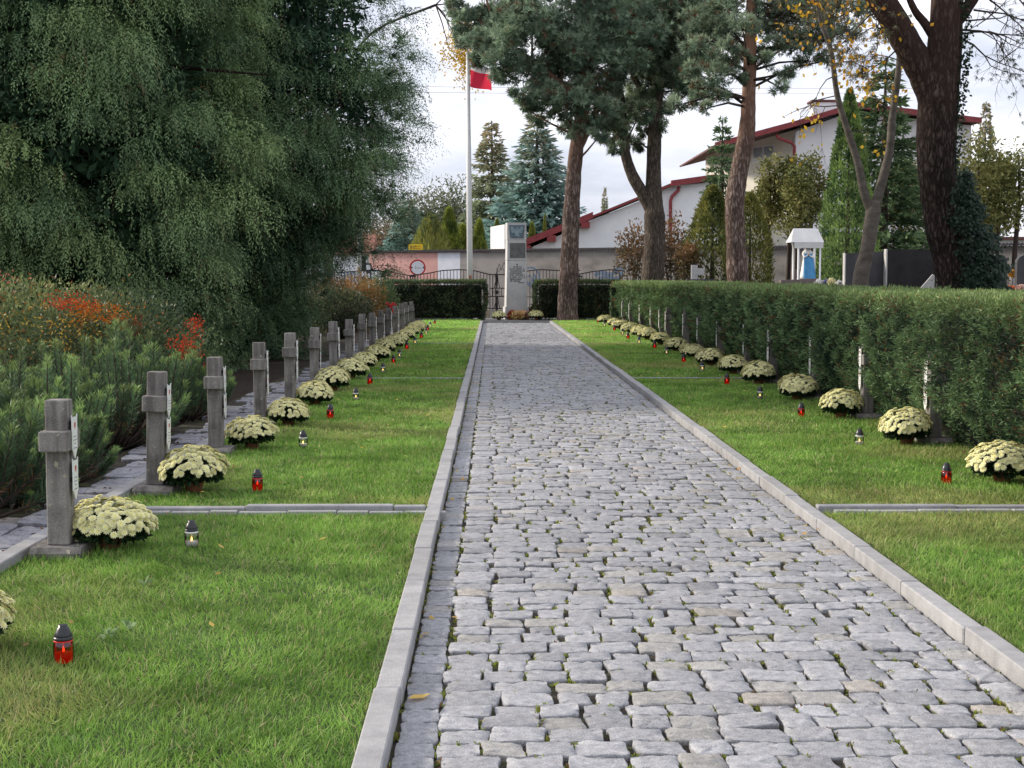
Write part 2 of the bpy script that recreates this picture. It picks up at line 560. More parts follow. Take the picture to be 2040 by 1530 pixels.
def rand_dirs(n):
    return norm(rng.normal(size=(n, 3)))


def leaf_quads(P, D, L, W, nrm=None):
    """Diamond leaves: base P, axis D, length L, width W."""
    n = len(P)
    L = np.broadcast_to(np.asarray(L, float), (n,))[:, None]
    W = np.broadcast_to(np.asarray(W, float), (n,))[:, None]
    D = norm(D)
    S = np.cross(D, rand_dirs(n) if nrm is None else nrm)
    S = norm(S)
    V = np.empty((n, 4, 3))
    V[:, 0] = P
    V[:, 1] = P + D * L * 0.45 + S * W * 0.5
    V[:, 2] = P + D * L
    V[:, 3] = P + D * L * 0.45 - S * W * 0.5
    F = np.arange(n * 4).reshape(n, 4)
    return V.reshape(-1, 3), F


def leaf_mesh(name, P, D, L, W, C, mat, nrm=None):
    V, F = leaf_quads(P, D, L, W, nrm)
    return np_mesh(name, V, F, np.repeat(np.clip(C, 0, 1), 4, axis=0), mat)


def mixc(a, b, t):
    a, b = np.asarray(a, float), np.asarray(b, float)
    t = np.asarray(t)[:, None]
    return a * (1 - t) + b * t


ORD = ["first", "second", "third", "fourth", "fifth", "sixth", "seventh", "eighth", "ninth", "tenth", "eleventh", "twelfth",
       "thirteenth", "fourteenth", "fifteenth", "sixteenth", "seventeenth", "eighteenth"]

# ------------------------------------------------------------------ plan of the place (metres)
PX0, PX1 = -0.345, 2.075       # cobbled path between the kerbs
KW = 0.098                     # kerb width
PATH_END = 54.6
LAWN_Z = 0.045
CROSS_L, CROSS_R = -2.46, 4.2
EDGE_Y = [9.98, 23.4, 36.2]

# ------------------------------------------------------------------ ground
structure("ground", np_mesh("ground", [(-400, -60, -0.06), (400, -60, -0.06), (400, 900, -0.06), (-400, 900, -0.06)], [(0, 1, 2, 3)], mat=M["ground"]))
structure("path_bed", np_mesh("path_bed", [(PX0 - 0.02, 2.5, -0.017), (PX1 + 0.02, 2.5, -0.017), (PX1 + 0.02, PATH_END + 3.5, -0.017), (PX0 - 0.02, PATH_END + 3.5, -0.017)], [(0, 1, 2, 3)], mat=M["soil"]))


def grid_sheet(name, x0, x1, y0, y1, z, nx, ny, amp, mat, sc=1.2):
    xs, ys = np.linspace(x0, x1, nx), np.linspace(y0, y1, ny)
    X, Y = np.meshgrid(xs, ys)
    P = np.stack([X.ravel(), Y.ravel(), np.zeros(X.size)], 1)
    P[:, 2] = z + amp * (fnoise(P, sc, 2) - 0.5)
    i = np.arange(ny - 1)[:, None] * nx + np.arange(nx - 1)[None]
    i = i.ravel()
    return np_mesh(name, P, np.stack([i, i + 1, i + nx + 1, i + nx], 1), mat=mat, smooth=True)


structure("lawn", grid_sheet("lawn_west", -2.62, PX0 - KW, 2.5, 57.5, LAWN_Z - 0.008, 20, 260, 0.02, M["lawn"]))
structure("lawn", grid_sheet("lawn_east", PX1 + KW, 4.42, 2.5, 57.5, LAWN_Z - 0.008, 20, 260, 0.02, M["lawn"]))
structure("planting_bed", grid_sheet("bed_west", -14, -3.1, 2.5, 62, 0.0, 60, 200, 0.10, M["mulch"]))
structure("planting_bed", grid_sheet("bed_east", 4.42, 6.2, 2.5, 58, 0.03, 16, 200, 0.05, M["mulch"]))
structure("road", np_mesh("road", [(-60, 65, -0.04), (26, 50, -0.04), (26, 62, -0.04), (-7, 84, -0.04), (-7, 160, -0.04), (-20, 160, -0.04), (-60, 80, -0.04)], [(0, 1, 2, 3, 4, 5, 6)], mat=M["asphalt"]))


# ------------------------------------------------------------------ cobbles
def setts(name, rows, mat, zbase=0.0, hj=0.0028, gap=(0.001, 0.008)):
    """rows: list of (x0, x1, y0, y1) cells -> rounded irregular stones in one sheet."""
    cells = np.asarray(rows)
    n = len(cells)
    ang = np.radians(np.array([q + d for q in (0, 90, 180, 270) for d in (0, 21, 37, 46, 54, 70)], float))
    pts = len(ang)
    g = rng.uniform(gap[0], gap[1], (n, 2))
    cx = (cells[:, 0] + cells[:, 1]) / 2
    cy = (cells[:, 2] + cells[:, 3]) / 2
    hx = np.maximum((cells[:, 1] - cells[:, 0]) / 2 - g[:, 0] / 2, 0.02)
    hy = np.maximum((cells[:, 3] - cells[:, 2]) / 2 - g[:, 1] / 2, 0.02)
    p = rng.uniform(6.0, 20.0, (n, 1))
    c, s = np.cos(ang)[None], np.sin(ang)[None]
    rad = 1.0 / (np.abs(c) ** p + np.abs(s) ** p) ** (1 / p)
    rad = rad * (1 + rng.normal(0, 0.022, (n, pts)))
    wob = rng.normal(0, 0.036, (n, 4))
    rad = rad * (1 + wob[:, 0:1] * np.cos(2 * ang) + wob[:, 1:2] * np.sin(2 * ang) + wob[:, 2:3] * np.cos(ang) * 0.7 + wob[:, 3:4] * np.sin(3 * ang) * 0.6)
    rad = np.minimum(rad, 1.37)
    skew = rng.normal(0, 0.09, (n, 1))
    rings = [(1.0, -0.045), (1.0, -0.008), (0.986, -0.0016), (0.96, 0.0), (0.5, 0.0008)]
    tone = np.clip(rng.normal(1.0, 0.10, n), 0.72, 1.3)
    warm = rng.random(n) < 0.03
    pt = fnoise(np.stack([cx, cy, 0 * cx], 1), 0.45, 6)
    tone = tone * (0.77 + 0.30 * pt)
    tint = np.ones((n, 3)) * tone[:, None]
    tint[:, 2] *= 1.02
    tint[warm] *= np.array([1.04, 0.96, 0.84])
    yel = rng.random(n) < 0.10
    tint[yel] *= np.array([1.04, 1.01, 0.93])
    h0 = rng.normal(0, hj, n)
    tx, ty = rng.normal(0, 0.022, n), rng.normal(0, 0.022, n)
    K = len(rings)
    V = np.empty((n, K * pts + 1, 3))
    C = np.empty((n, K * pts + 1, 3))
    for k, (sc, z) in enumerate(rings):
        dx = rad * c * sc * hx[:, None]
        dy = rad * s * sc * hy[:, None] + skew * dx
        jit = rng.normal(0, 0.0022, (n, pts)) if k in (2, 3, 4) else 0
        V[:, k * pts:(k + 1) * pts, 0] = cx[:, None] + dx
        V[:, k * pts:(k + 1) * pts, 1] = cy[:, None] + dy
        V[:, k * pts:(k + 1) * pts, 2] = zbase + z + h0[:, None] + tx[:, None] * dx + ty[:, None] * dy + jit
        C[:, k * pts:(k + 1) * pts] = tint[:, None] * [0.5, 0.72, 0.97, 1.04, 1.0][k]
    V[:, -1] = np.stack([cx, cy, zbase + h0 + 0.002 + rng.normal(0, 0.002, n)], 1)
    C[:, -1] = tint
    per = K * pts + 1
    q = []
    for k in range(K - 1):
        for i in range(pts):
            j = (i + 1) % pts
            q.append((k * pts + i, k * pts + j, (k + 1) * pts + j, (k + 1) * pts + i))
    for i in range(pts):
        j = (i + 1) % pts
        q.append(((K - 1) * pts + i, (K - 1) * pts + j, per - 1, per - 1))
    q = np.array(q)
    quads = q[: (K - 1) * pts]
    tris = q[(K - 1) * pts:, :3]
    off = (np.arange(n) * per)[:, None, None]
    QF = (quads[None] + off).reshape(-1, 4)
    TF = (tris[None] + off).reshape(-1, 3)
    V, C = V.reshape(-1, 3), C.reshape(-1, 3)
    me = bpy.data.meshes.new(name)
    me.vertices.add(len(V)); me.vertices.foreach_set("co", V.astype(np.float32).ravel())
    loops = np.concatenate([QF.ravel(), TF.ravel()]).astype(np.int32)
    me.loops.add(len(loops)); me.loops.foreach_set("vertex_index", loops)
    tot = np.concatenate([np.full(len(QF), 4), np.full(len(TF), 3)]).astype(np.int32)
    st = np.concatenate([[0], np.cumsum(tot)[:-1]]).astype(np.int32)
    me.polygons.add(len(tot)); me.polygons.foreach_set("loop_start", st); me.polygons.foreach_set("loop_total", tot)
    me.polygons.foreach_set("use_smooth", np.ones(len(tot), dtype=bool))
    me.update(calc_edges=True)
    a = me.color_attributes.new("Col", "FLOAT_COLOR", "POINT")
    CC = np.ones((len(V), 4), np.float32); CC[:, :3] = np.clip(C, 0, 2)
    a.data.foreach_set("color", CC.ravel())
    me.materials.append(mat)
    return me


cells = []
y = 4.2
GUT = 0.15
while y < PATH_END:
    d = rng.uniform(0.135, 0.178)
    x = PX0 + GUT + rng.uniform(-0.012, 0.012)
    xe = PX1 - GUT + rng.uniform(-0.02, 0.02)
    while x < xe - 0.05:
        w = float(np.clip(rng.normal(0.187, 0.028), 0.125, 0.26))
        if xe - (x + w) < 0.09:
            w = xe - x
        jy = rng.normal(0, 0.006)
        x_gap = rng.uniform(0.0, 0.006) if rng.random() < 0.62 else rng.uniform(0.008, 0.028)
        cells.append((x + x_gap, x + w, y + jy - 0.002, y + d + jy + rng.normal(0, 0.006)))
        x += w
    y += d
for (ga, gb) in ((PX0 + 0.012, PX0 + GUT), (PX1 - GUT, PX1 - 0.012)):
    y = 4.2
    while y < PATH_END:
        d = rng.uniform(0.11, 0.19)
        cells.append((ga, gb, y, y + d)); y += d
structure("path", setts("path", cells, M["stone_sett"]))

# moss and leaf crumbs in the joints
jc = np.array(cells)
pick = rng.choice(len(jc), 9000)
side = rng.random(len(pick)) < 0.75
P = np.stack([np.where(side, jc[pick, 0], rng.uniform(jc[pick, 0], jc[pick, 1])), np.where(side, rng.uniform(jc[pick, 2], jc[pick, 3]), jc[pick, 2]), np.full(len(pick), -0.012)], 1)
keep = (P[:, 1] < 28) & (fnoise(P, 1.6, 5) > 0.36)
P = P[keep]
P = np.repeat(P, 12, axis=0) + rng.normal(0, 1, (len(P) * 12, 3)) * [0.006, 0.011, 0.0]
D = norm(rng.normal(size=P.shape) * [0.8, 0.8, 0.5] + [0, 0, 0.8])
C = mixc((0.08, 0.11, 0.015), (0.19, 0.21, 0.04), rng.random(len(P)))
brown = rng.random(len(P)) < 0.22
C[brown] = (0.11, 0.06, 0.03)
obj("moss", leaf_mesh("joint_moss", P, D, rng.uniform(0.012, 0.025, len(P)), 0.009, C, M["grass"]), kind="stuff")


# ------------------------------------------------------------------ kerbs and edging
def kerb_run(name, x0, x1, y0, y1, z0, z1, seg=1.0):
    mb = MB()
    y = y0
    while y < y1 - 0.05:
        L = min(seg * random.uniform(0.93, 1.05), y1 - y)
        t = random.uniform(0.88, 1.1)
        mb.col = (t, t, t * 1.01)
        dx, dz = random.uniform(-0.005, 0.005), random.uniform(-0.005, 0.004)
        mb.box(x0 + dx, x1 + dx, y + 0.003, y + L - 0.004, z0, z1 + dz, bev=0.006)
        y += L
    return mb.mesh(name, M["kerb"])


structure("kerb", kerb_run("kerb_west", PX0 - KW, PX0, 2.6, PATH_END + 0.2, -0.06, 0.07))
structure("kerb", kerb_run("kerb_east", PX1, PX1 + KW, 2.6, PATH_END + 0.2, -0.06, 0.07))
for ey in EDGE_Y:
    for (a, b) in ((-2.58, PX0 - KW - 0.004), (PX1 + KW + 0.004, 4.3)):
        mb = MB()
        x = a
        while x < b - 0.02:
            L = min(random.uniform(0.85, 1.05), b - x)
            t = random.uniform(0.78, 0.95)
            mb.col = (t, t, t * 1.05)
            dz = random.uniform(-0.006, 0.008)
            mb.box(x + 0.003, x + L - 0.003, ey + random.uniform(-0.006, 0.006), ey + 0.085, -0.05, (0.082 if ey < 12 else 0.058) + dz, bev=0.006)
            x += L
        x = a + 0.1
        while x < b - 0.1 and ey < 12:
            L = random.uniform(0.15, 0.34)
            t = random.uniform(0.95, 1.1)
            mb.col = (t, t, t)
            mb.box(x + 0.004, x + L - 0.004, ey - 0.075, ey - 0.012, -0.05, 0.060 + random.uniform(-0.004, 0.004), bev=0.005)
            x += L
        structure("lawn_edging", mb.mesh("lawn_edging", M["kerb"]))

# irregular stone walk behind the western crosses
cells2 = []
y = 5.0
while y < 50:
    d = rng.uniform(0.22, 0.5)
    x = -2.74
    while x > -3.0:
        w = rng.uniform(0.16, 0.34)
        cells2.append((x - w, x, y + rng.normal(0, 0.015), y + d)); x -= w
    y += d
structure("stone_walk", setts("stone_walk", cells2, M["slate"], zbase=0.06, hj=0.008, gap=(0.006, 0.016)))
structure("walk_bed", np_mesh("walk_bed", [(-3.35, 4, 0.03), (-2.6, 4, 0.03), (-2.6, 50, 0.03), (-3.35, 50, 0.03)], [(0, 1, 2, 3)], mat=M["soil"]))
structure("kerb", kerb_run("walk_kerb", -2.73, -2.625, 4.2, 50, -0.05, 0.085, 0.9))


# ------------------------------------------------------------------ grass
def grass_patch(x0, x1, y0, y1, dens, hgt, wid):
    n = int((x1 - x0) * (y1 - y0) * dens)
    P = np.stack([rng.uniform(x0, x1, n), rng.uniform(y0, y1, n), np.full(n, LAWN_Z - 0.012)], 1)
    for ey in EDGE_Y[:1]:
        P = P[(P[:, 1] < ey - (0.08 if ey < 12 else 0.02)) | (P[:, 1] > ey + 0.09)]
    n = len(P)
    lush = fnoise(P, 1.1, 1)
    patch = fnoise(P, 0.55, 9)
    fine = vnoise(P, 9.0, 4)
    H = hgt * (0.45 + 0.9 * lush) * rng.uniform(0.55, 1.25, n)
    lean = norm(np.stack([fnoise(P, 2.4, 21) - 0.5, fnoise(P, 2.4, 33) - 0.5, np.zeros(n)], 1) + 1e-6)
    D = norm(rng.normal(0, 0.75, (n, 3)) + lean * 0.55 + [0, 0, 0.62])
    D[:, 2] = np.abs(D[:, 2]) + 0.12
    t = np.clip(0.5 + (fine - 0.5) * 0.9 + rng.normal(0, 0.25, n), 0, 1)
    C = mixc((0.075, 0.15, 0.026), (0.19, 0.30, 0.065), t)
    kd = np.minimum(np.abs(P[:, 0] - (PX0 - KW)), np.abs(P[:, 0] - (PX1 + KW)))
    patch = patch + 0.16 * np.exp(-kd / 0.09) + 0.10 * (vnoise(P, 3.0, 12) - 0.5)
    dry = np.clip((patch - 0.505) * 5.5, 0, 1) * np.clip(rng.normal(0.6, 0.3, n), 0, 1)
    C = C * (1 - dry[:, None]) + np.array([0.25, 0.235, 0.095]) * dry[:, None]
    C = C * np.interp(P[:, 1], [15, 28, 40, 57], [1.0, 1.05, 1.45, 1.6])[:, None]  # far lawn brighter: its sunlight is put into the blade colour
    dead = rng.random(n) < 0.06
    C[dead] = (0.34, 0.28, 0.16)
    S = norm(np.cross(D, rand_dirs(n)))
    W = (wid * rng.uniform(0.6, 1.3, n))[:, None]
    V = np.empty((n, 3, 3))
    V[:, 0] = P - S * W / 2
    V[:, 1] = P + S * W / 2
    V[:, 2] = P + D * H[:, None]
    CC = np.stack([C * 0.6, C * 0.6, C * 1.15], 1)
    return V.reshape(-1, 3), CC.reshape(-1, 3)


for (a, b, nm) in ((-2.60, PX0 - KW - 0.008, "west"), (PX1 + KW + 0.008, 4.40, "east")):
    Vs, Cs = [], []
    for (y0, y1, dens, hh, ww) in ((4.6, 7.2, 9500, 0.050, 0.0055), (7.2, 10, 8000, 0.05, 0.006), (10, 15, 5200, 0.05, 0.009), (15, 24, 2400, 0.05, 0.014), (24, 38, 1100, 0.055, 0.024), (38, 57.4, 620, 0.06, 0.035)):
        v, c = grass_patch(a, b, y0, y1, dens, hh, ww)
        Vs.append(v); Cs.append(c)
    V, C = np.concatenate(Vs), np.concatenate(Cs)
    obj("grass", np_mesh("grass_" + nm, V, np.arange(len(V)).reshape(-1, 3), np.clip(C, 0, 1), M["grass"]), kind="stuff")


# ------------------------------------------------------------------ stone crosses
def cross_text(side):
    """Dark lettering and red shield on the two plates; side=+1 faces +x."""
    return None


def make_cross():
    t = thing("stone_cross", "x", "stone cross", group="stone crosses on the graves")
    mb = MB().prism([(-0.17, 0), (0.17, 0), (0.17, 0.035), (0.135, 0.065), (-0.135, 0.065), (-0.17, 0.035)], "x", -0.135, 0.15)
    obj("base", mb.mesh("cross_base", M["concrete"]), t)
    mb = MB()
    mb.box(-0.062, 0.062, -0.065, 0.065, 0.0655, 0.885, bev=0.006)
    obj("shaft", mb.mesh("cross_shaft", M["concrete"]), t)
    mb = MB()
    mb.box(-0.08, 0.08, -0.135, 0.135, 0.60, 0.715, bev=0.006)
    obj("crossbar", mb.mesh("cross_bar", M["concrete"]), t)
    pl = []
    for z0, z1 in ((0.548, 0.80), (0.315, 0.555)):
        w = 0.056
        m = (z0 + z1) / 2
        poly = [(-w, z1), (-w * 0.55, z1 - 0.02), (0, z1 - 0.012), (w * 0.55, z1 - 0.02), (w, z1), (w * 0.9, m), (w * 0.93, z0 + 0.06), (0, z0), (-w * 0.93, z0 + 0.06), (-w * 0.9, m)]
        mb = MB().prism(poly, "x", 0.0835, 0.0885)
        pq = obj("plaque", mb.mesh("shield_plaque", M["plaque"]), t)
        mb = MB()
        for i, (zz, ww) in enumerate(((0.125, 0.028), (0.105, 0.034), (0.085, 0.022), (0.06, 0.032))):
            x = -ww
            while x < ww - 0.004:
                L = min(random.uniform(0.006, 0.016), ww - x)
                mb.box(0.0887, 0.0895, x, x + L, z0 + zz, z0 + zz + 0.006)
                x += L + 0.003
        obj("lettering", mb.mesh("plaque_lettering", M["soft_lettering"]), pq)
        mb = MB().prism([(-0.014, z1 - 0.045), (0.014, z1 - 0.045), (0.014, z1 - 0.065), (0, z1 - 0.082), (-0.014, z1 - 0.065)], "x", 0.0887, 0.0896)
        obj("emblem", mb.mesh("plaque_emblem", M["red_enamel"]), pq)
    for z in (0.42, 0.745):
        obj("bracket", MB().box(0.0622, 0.0834, -0.02, 0.02, z, z + 0.02).mesh("plaque_bracket", M["iron"]), t)
    return t


cross0 = make_cross()
used = False
cross_ly = [8.5 + 2.47 * k for k in range(16)]
cross_ry = [11.75, 14.2, 16.75, 19.4, 22.4, 24.7, 27.5, 30.3, 32.5, 35.7, 38.0, 40.4, 43.3, 46.5, 48.9, 52.3]
for i, yy in enumerate(cross_ly):
    lab = f"weathered concrete cross with white shield plates, {ORD[i]} of the row beside the dwarf pines"
    rz = random.uniform(-0.06, 0.06)
    loc = (CROSS_L + random.uniform(-0.02, 0.02), yy, LAWN_Z - 0.01)
    if i == 0:
        cross0.location = loc; cross0.rotation_euler = (0, 0, 0.01); cross0["label"] = lab
    else:
        c = copy_thing(cross0, loc, rz, lab, (1, 1, random.uniform(0.98, 1.03)))
        c.rotation_euler = (random.uniform(-0.022, 0.022), random.uniform(-0.022, 0.022), rz)
for i, yy in enumerate(cross_ry):
    if i == 0:
        continue
    lab = f"concrete cross with white plates beside the long clipped hedge, {ORD[i - 1]} from the front"
    copy_thing(cross0, (CROSS_R + (0.10 if i > 9 else 0.0) + random.uniform(-0.02, 0.02), yy, LAWN_Z - 0.01), PI + random.uniform(-0.04, 0.04), lab, (1, 1, random.uniform(0.98, 1.03)))


# red ribbons tied to two far crosses
def ribbon(loc, label):
    mb = MB()
    mb.tube([(-0.13, 0, 0.03), (-0.05, 0.02, 0.06), (0, 0, 0.0), (0.06, 0.02, 0.07), (0.14, 0, 0.03), (0.06, -0.01, 0.01), (0, 0, 0.0), (-0.06, -0.01, 0.005)], 0.022, 6)
    mb.tube([(0, 0, 0), (-0.05, 0.0, -0.10), (-0.04, 0.01, -0.2)], 0.016, 6)
    mb.tube([(0, 0, 0), (0.05, 0.0, -0.09), (0.07, 0.01, -0.17)], 0.016, 6)
    return obj("ribbon", mb.mesh("ribbon", M["ribbon"], True), None, loc, 0, label, "ribbon")


ribbon((CROSS_L + 0.05, cross_ly[11] - 0.02, 0.96), "red bow tied over a concrete cross in the row beside the shrubs")
ribbon((CROSS_R + 0.1, cross_ry[-1] - 0.16, 0.83), "red bow tied to the last cross beside the long hedge")


# ------------------------------------------------------------------ chrysanthemums
def make_chrys(k):
    rad, top = 0.235, 0.30
    nfl = 370
    i = np.arange(nfl) + 0.5
    zf = 1 - i / nfl * 1.02
    ph = i * 2.39996 + rng.normal(0, 0.18, nfl)
    zf = np.clip(zf + rng.normal(0, 0.035, nfl), -0.12, 1)
    rr = np.clip(1 - np.abs(zf) ** 2.4, 0, 1) ** 0.5
    lump = 1 + 0.10 * np.sin(ph * 2 + k) + 0.05 * np.sin(ph * 5 + 2 * k) + rng.normal(0, 0.035, nfl)
    P = np.stack([np.cos(ph) * rr * rad * lump, np.sin(ph) * rr * rad * lump, 0.135 + zf * 0.165 * (1 + 0.06 * np.sin(ph * 3 + k)) + rng.normal(0, 0.007, nfl)], 1)
    nr = norm(np.stack([np.cos(ph) * rr * 0.9, np.sin(ph) * rr * 0.9, np.maximum(zf, 0) * 1.2 + 0.42], 1) + rng.normal(0, 0.13, (nfl, 3)))
    gone = (P[:, 2] < 0.15) & (rng.random(nfl) < 0.30)
    P, nr, zf = P[~gone], nr[~gone], zf[~gone]
    Vs, Cs = [], []
    tot = 0
    Fq = []
    for p, nn in zip(P, nr):
        nv = Vector(nn); a = nv.orthogonal().normalized(); b = nv.cross(a)
        s = random.uniform(0.78, 1.2) * 0.0255
        tone = random.uniform(0.86, 1.05)
        for (rin, rout, lift, npet, shade) in ((0.10, 1.0, -0.06, 11, (0.97, 0.94, 0.55)), (0.08, 0.78, 0.10, 9, (0.97, 0.94, 0.57)), (0.0, 0.48, 0.17, 6, (0.96, 0.89, 0.36))):
            off = random.random() * 6
            for q in range(npet):
                an = off + 2 * PI * q / npet
                d = a * math.cos(an) + b * math.sin(an)
                sd = a * -math.sin(an) + b * math.cos(an)
                w = 2.6 * rout / npet
                base = Vector(p) + d * (rin * s)
                tip = Vector(p) + d * (rout * s) + nv * (lift * s)
                mid = (base + tip) / 2 + nv * (0.10 * s)
                Vs += [base, mid + sd * w * s, tip, mid - sd * w * s]
                c = np.array(shade) * min(tone, 1.02)
                Cs += [c * 0.92, c, c * 1.02, c]
                Fq.append((tot, tot + 1, tot + 2, tot + 3)); tot += 4
    bl = np_mesh("blossoms", np.array([tuple(v) for v in Vs]), Fq, np.clip(np.array(Cs), 0, 1), M["petal"])
    n = 2300
    d = rand_dirs(n); d[:, 2] = np.abs(d[:, 2]) * 0.9 - 0.25
    R = rad * 0.88 * rng.uniform(0.55, 1.0, n)
    P = np.stack([d[:, 0] * R, d[:, 1] * R, 0.115 + d[:, 2] * 0.14], 1)
    low = P[:, 2] < 0.11
    P[low, :2] *= (0.72 + 0.28 * np.clip(P[low, 2] / 0.11, 0, 1))[:, None]
    P[:, 2] = np.maximum(P[:, 2], 0.012)
    C = mixc((0.008, 0.02, 0.008), (0.03, 0.062, 0.022), rng.random(n))
    fo = leaf_mesh("foliage", P, norm(d + rng.normal(0, 0.5, (n, 3))), rng.uniform(0.03, 0.055, n), 0.022, C, M["leaf"])
    po = MB().lathe([(0.055, 0.0), (0.066, 0.05), (0.074, 0.052), (0.074, 0.07), (0.06, 0.07), (0.056, 0.05)], 20).mesh("pot", M["terracotta"], True)
    return bl, fo, po


CHR = [make_chrys(k) for k in range(4)]


def chrys(i, loc, label, sc=1.0, group="cream chrysanthemums along the graves"):
    t = thing("chrysanthemum", label, "potted flower", loc, random.uniform(0, 6.28), group)
    bl, fo, po = CHR[i % 4]
    obj("blossoms", bl, t); obj("foliage", fo, t); obj("pot", po, t)
    t.scale = (sc * random.uniform(0.92, 1.08), sc * random.uniform(0.92, 1.08), sc * random.uniform(0.90, 1.10))
    t.rotation_euler = (random.uniform(-0.07, 0.07), random.uniform(-0.07, 0.07), t.rotation_euler[2])
    return t


chr_l = [(-2.27, 6.25)] + [(-2.2 + 0.0 * k, yy + 0.08) for k, yy in enumerate(cross_ly)]
chr_l[1] = (-2.215, 8.66); chr_l[2] = (-2.19, 11.0); chr_l[3] = (-2.2, 13.75)
for i, (xx, yy) in enumerate(chr_l):
    where = ORD[i]
    chrys(i, (xx + random.uniform(-0.03, 0.03) * (i > 3), yy + random.uniform(-0.1, 0.1) * (i > 3), LAWN_Z - 0.005),
          f"cream chrysanthemum mound in pot, {where} of the row beside the dwarf pines", random.uniform(0.95, 1.06) if i > 3 else 1.0)
chr_r = [11.4, 14.05, 16.75, 19.3, 22.1, 24.5, 27.1, 29.6, 32.2, 35.2, 38.2, 40.2, 42.9, 46.0, 48.6, 52.3]
for i, yy in enumerate(chr_r):
    chrys(i + 2, (3.9 + (0.0 if i < 3 else 0.03), yy, LAWN_Z - 0.005), f"cream chrysanthemum mound in pot, {ORD[i]} of the row along the long hedge", random.uniform(0.95, 1.08))


# ------------------------------------------------------------------ grave lanterns
def make_lantern(kind):
    red = kind == "red"
    t = thing("grave_lantern", "x", "lantern", group=kind + " grave lanterns on the lawn")
    gl = MB().lathe([(0.030, 0.0), (0.036, 0.003), (0.040, 0.03), (0.0415, 0.06), (0.040, 0.078), (0.036, 0.092), (0.033, 0.097)], 24, cap=False).mesh("lantern_glass", M["red_glass" if red else "clear_glass"], True)
    obj("glass", gl, t)
    obj("candle", MB().lathe([(0.028, 0.002), (0.034, 0.006), (0.0355, 0.03), (0.034, 0.042 if red else 0.036), (0.004, 0.043 if red else 0.037)], 20).mesh("lantern_candle", M["red_glow" if red else "wax"], True), t)
    z = 0.044 if red else 0.038
    obj("flame", MB().lathe([(0.001, z), (0.0045, z + 0.006), (0.0035, z + 0.013), (0.0008, z + 0.022)], 10).mesh("lantern_flame", M["flame"], True), t)
    obj("cap", MB().lathe([(0.037, 0.094), (0.0385, 0.097), (0.0385, 0.106), (0.034, 0.107), (0.036, 0.112), (0.036, 0.116), (0.030, 0.128), (0.024, 0.142), (0.021, 0.146), (0.0185, 0.147), (0.0185, 0.156), (0.014, 0.157), (0.002, 0.158)], 24).mesh("lantern_cap", M["black_plastic"], True), t)
    obj("collar", MB().lathe([(0.0345, 0.088 if red else 0.083), (0.0386, 0.09 if red else 0.085), (0.0378, 0.0935), (0.034, 0.0938)], 24).mesh("lantern_collar", M["plaque" if not red else "red_wax"], True), t)
    return t


LAN = {"red": make_lantern("red"), "clear": make_lantern("clear")}
placed = {"red": False, "clear": False}


def put_lantern(kind, u, v, label, zoff=0.0, sc=1.0, xfix=None):
    p = gnd(u, v, LAWN_Z + 0.003)
    if not placed[kind]:
        o = LAN[kind]; placed[kind] = True
        o.location = p; o["label"] = label; o.scale = (sc,) * 3
    else:
        o = copy_thing(LAN[kind], p, random.uniform(0, 6), label, sc)
    return o


lan_l = [("red", 127, 1320), ("clear", 382, 1090), ("red", 513, 977), ("clear", 604, 891), ("red", 658, 833), ("clear", 709, 797), ("red", 737, 765), ("clear", 763, 742), ("red", 784, 724), ("clear", 796, 712), ("red", 810.5, 696), ("clear", 827, 686), ("red", 839.5, 674), ("clear", 849, 666), ("red", 852, 659), ("clear", 857, 652), ("red", 866, 646)]
lan_r = [("red", 1885, 963), ("clear", 1712, 887), ("red", 1596, 830), ("clear", 1514, 794), ("red", 1448, 765), ("clear", 1399, 739), ("red", 1362, 722), ("clear", 1328, 706), ("red", 1304, 694), ("clear", 1273, 685.5), ("red", 1251, 675.7), ("clear", 1240, 667), ("red", 1224, 659), ("clear", 1204, 651), ("red", 1191, 642.5)]
for rows, where in ((lan_l, "on the lawn beside the dwarf pines"), (lan_r, "on the lawn by the long hedge")):
    cnt = {"red": 0, "clear": 0}
    for kind, u, v in rows:
        k = cnt[kind]; cnt[kind] += 1
        put_lantern(kind, u, v, f"{ORD[k]} {'red glass' if kind == 'red' else 'clear glass'} candle lantern with black cap {where}", sc=1.0 if v > 700 else 1.12)


# ------------------------------------------------------------------ shrubs, hedges, trees: leaf builders
def needles_around(P, D, n_each, L, W, spread=0.9, c1=(0.05, 0.09, 0.04), c2=(0.10, 0.16, 0.06)):
    """n_each needles bursting from each point around its axis."""
    n = len(P)
    PP = np.repeat(P, n_each, axis=0)
    DD = norm(np.repeat(norm(D), n_each, axis=0) + rng.normal(0, spread * 0.6, (n * n_each, 3)))
    LL = np.repeat(np.broadcast_to(L, (n,)), n_each) * rng.uniform(0.7, 1.15, n * n_each)
    return PP, DD, LL


def ellipsoid_pts(n, c, r, shell=0.55):
    d = rand_dirs(n)
    s = (shell + (1 - shell) * rng.random(n)) ** 1.0
    return np.asarray(c) + d * s[:, None] * np.asarray(r), d


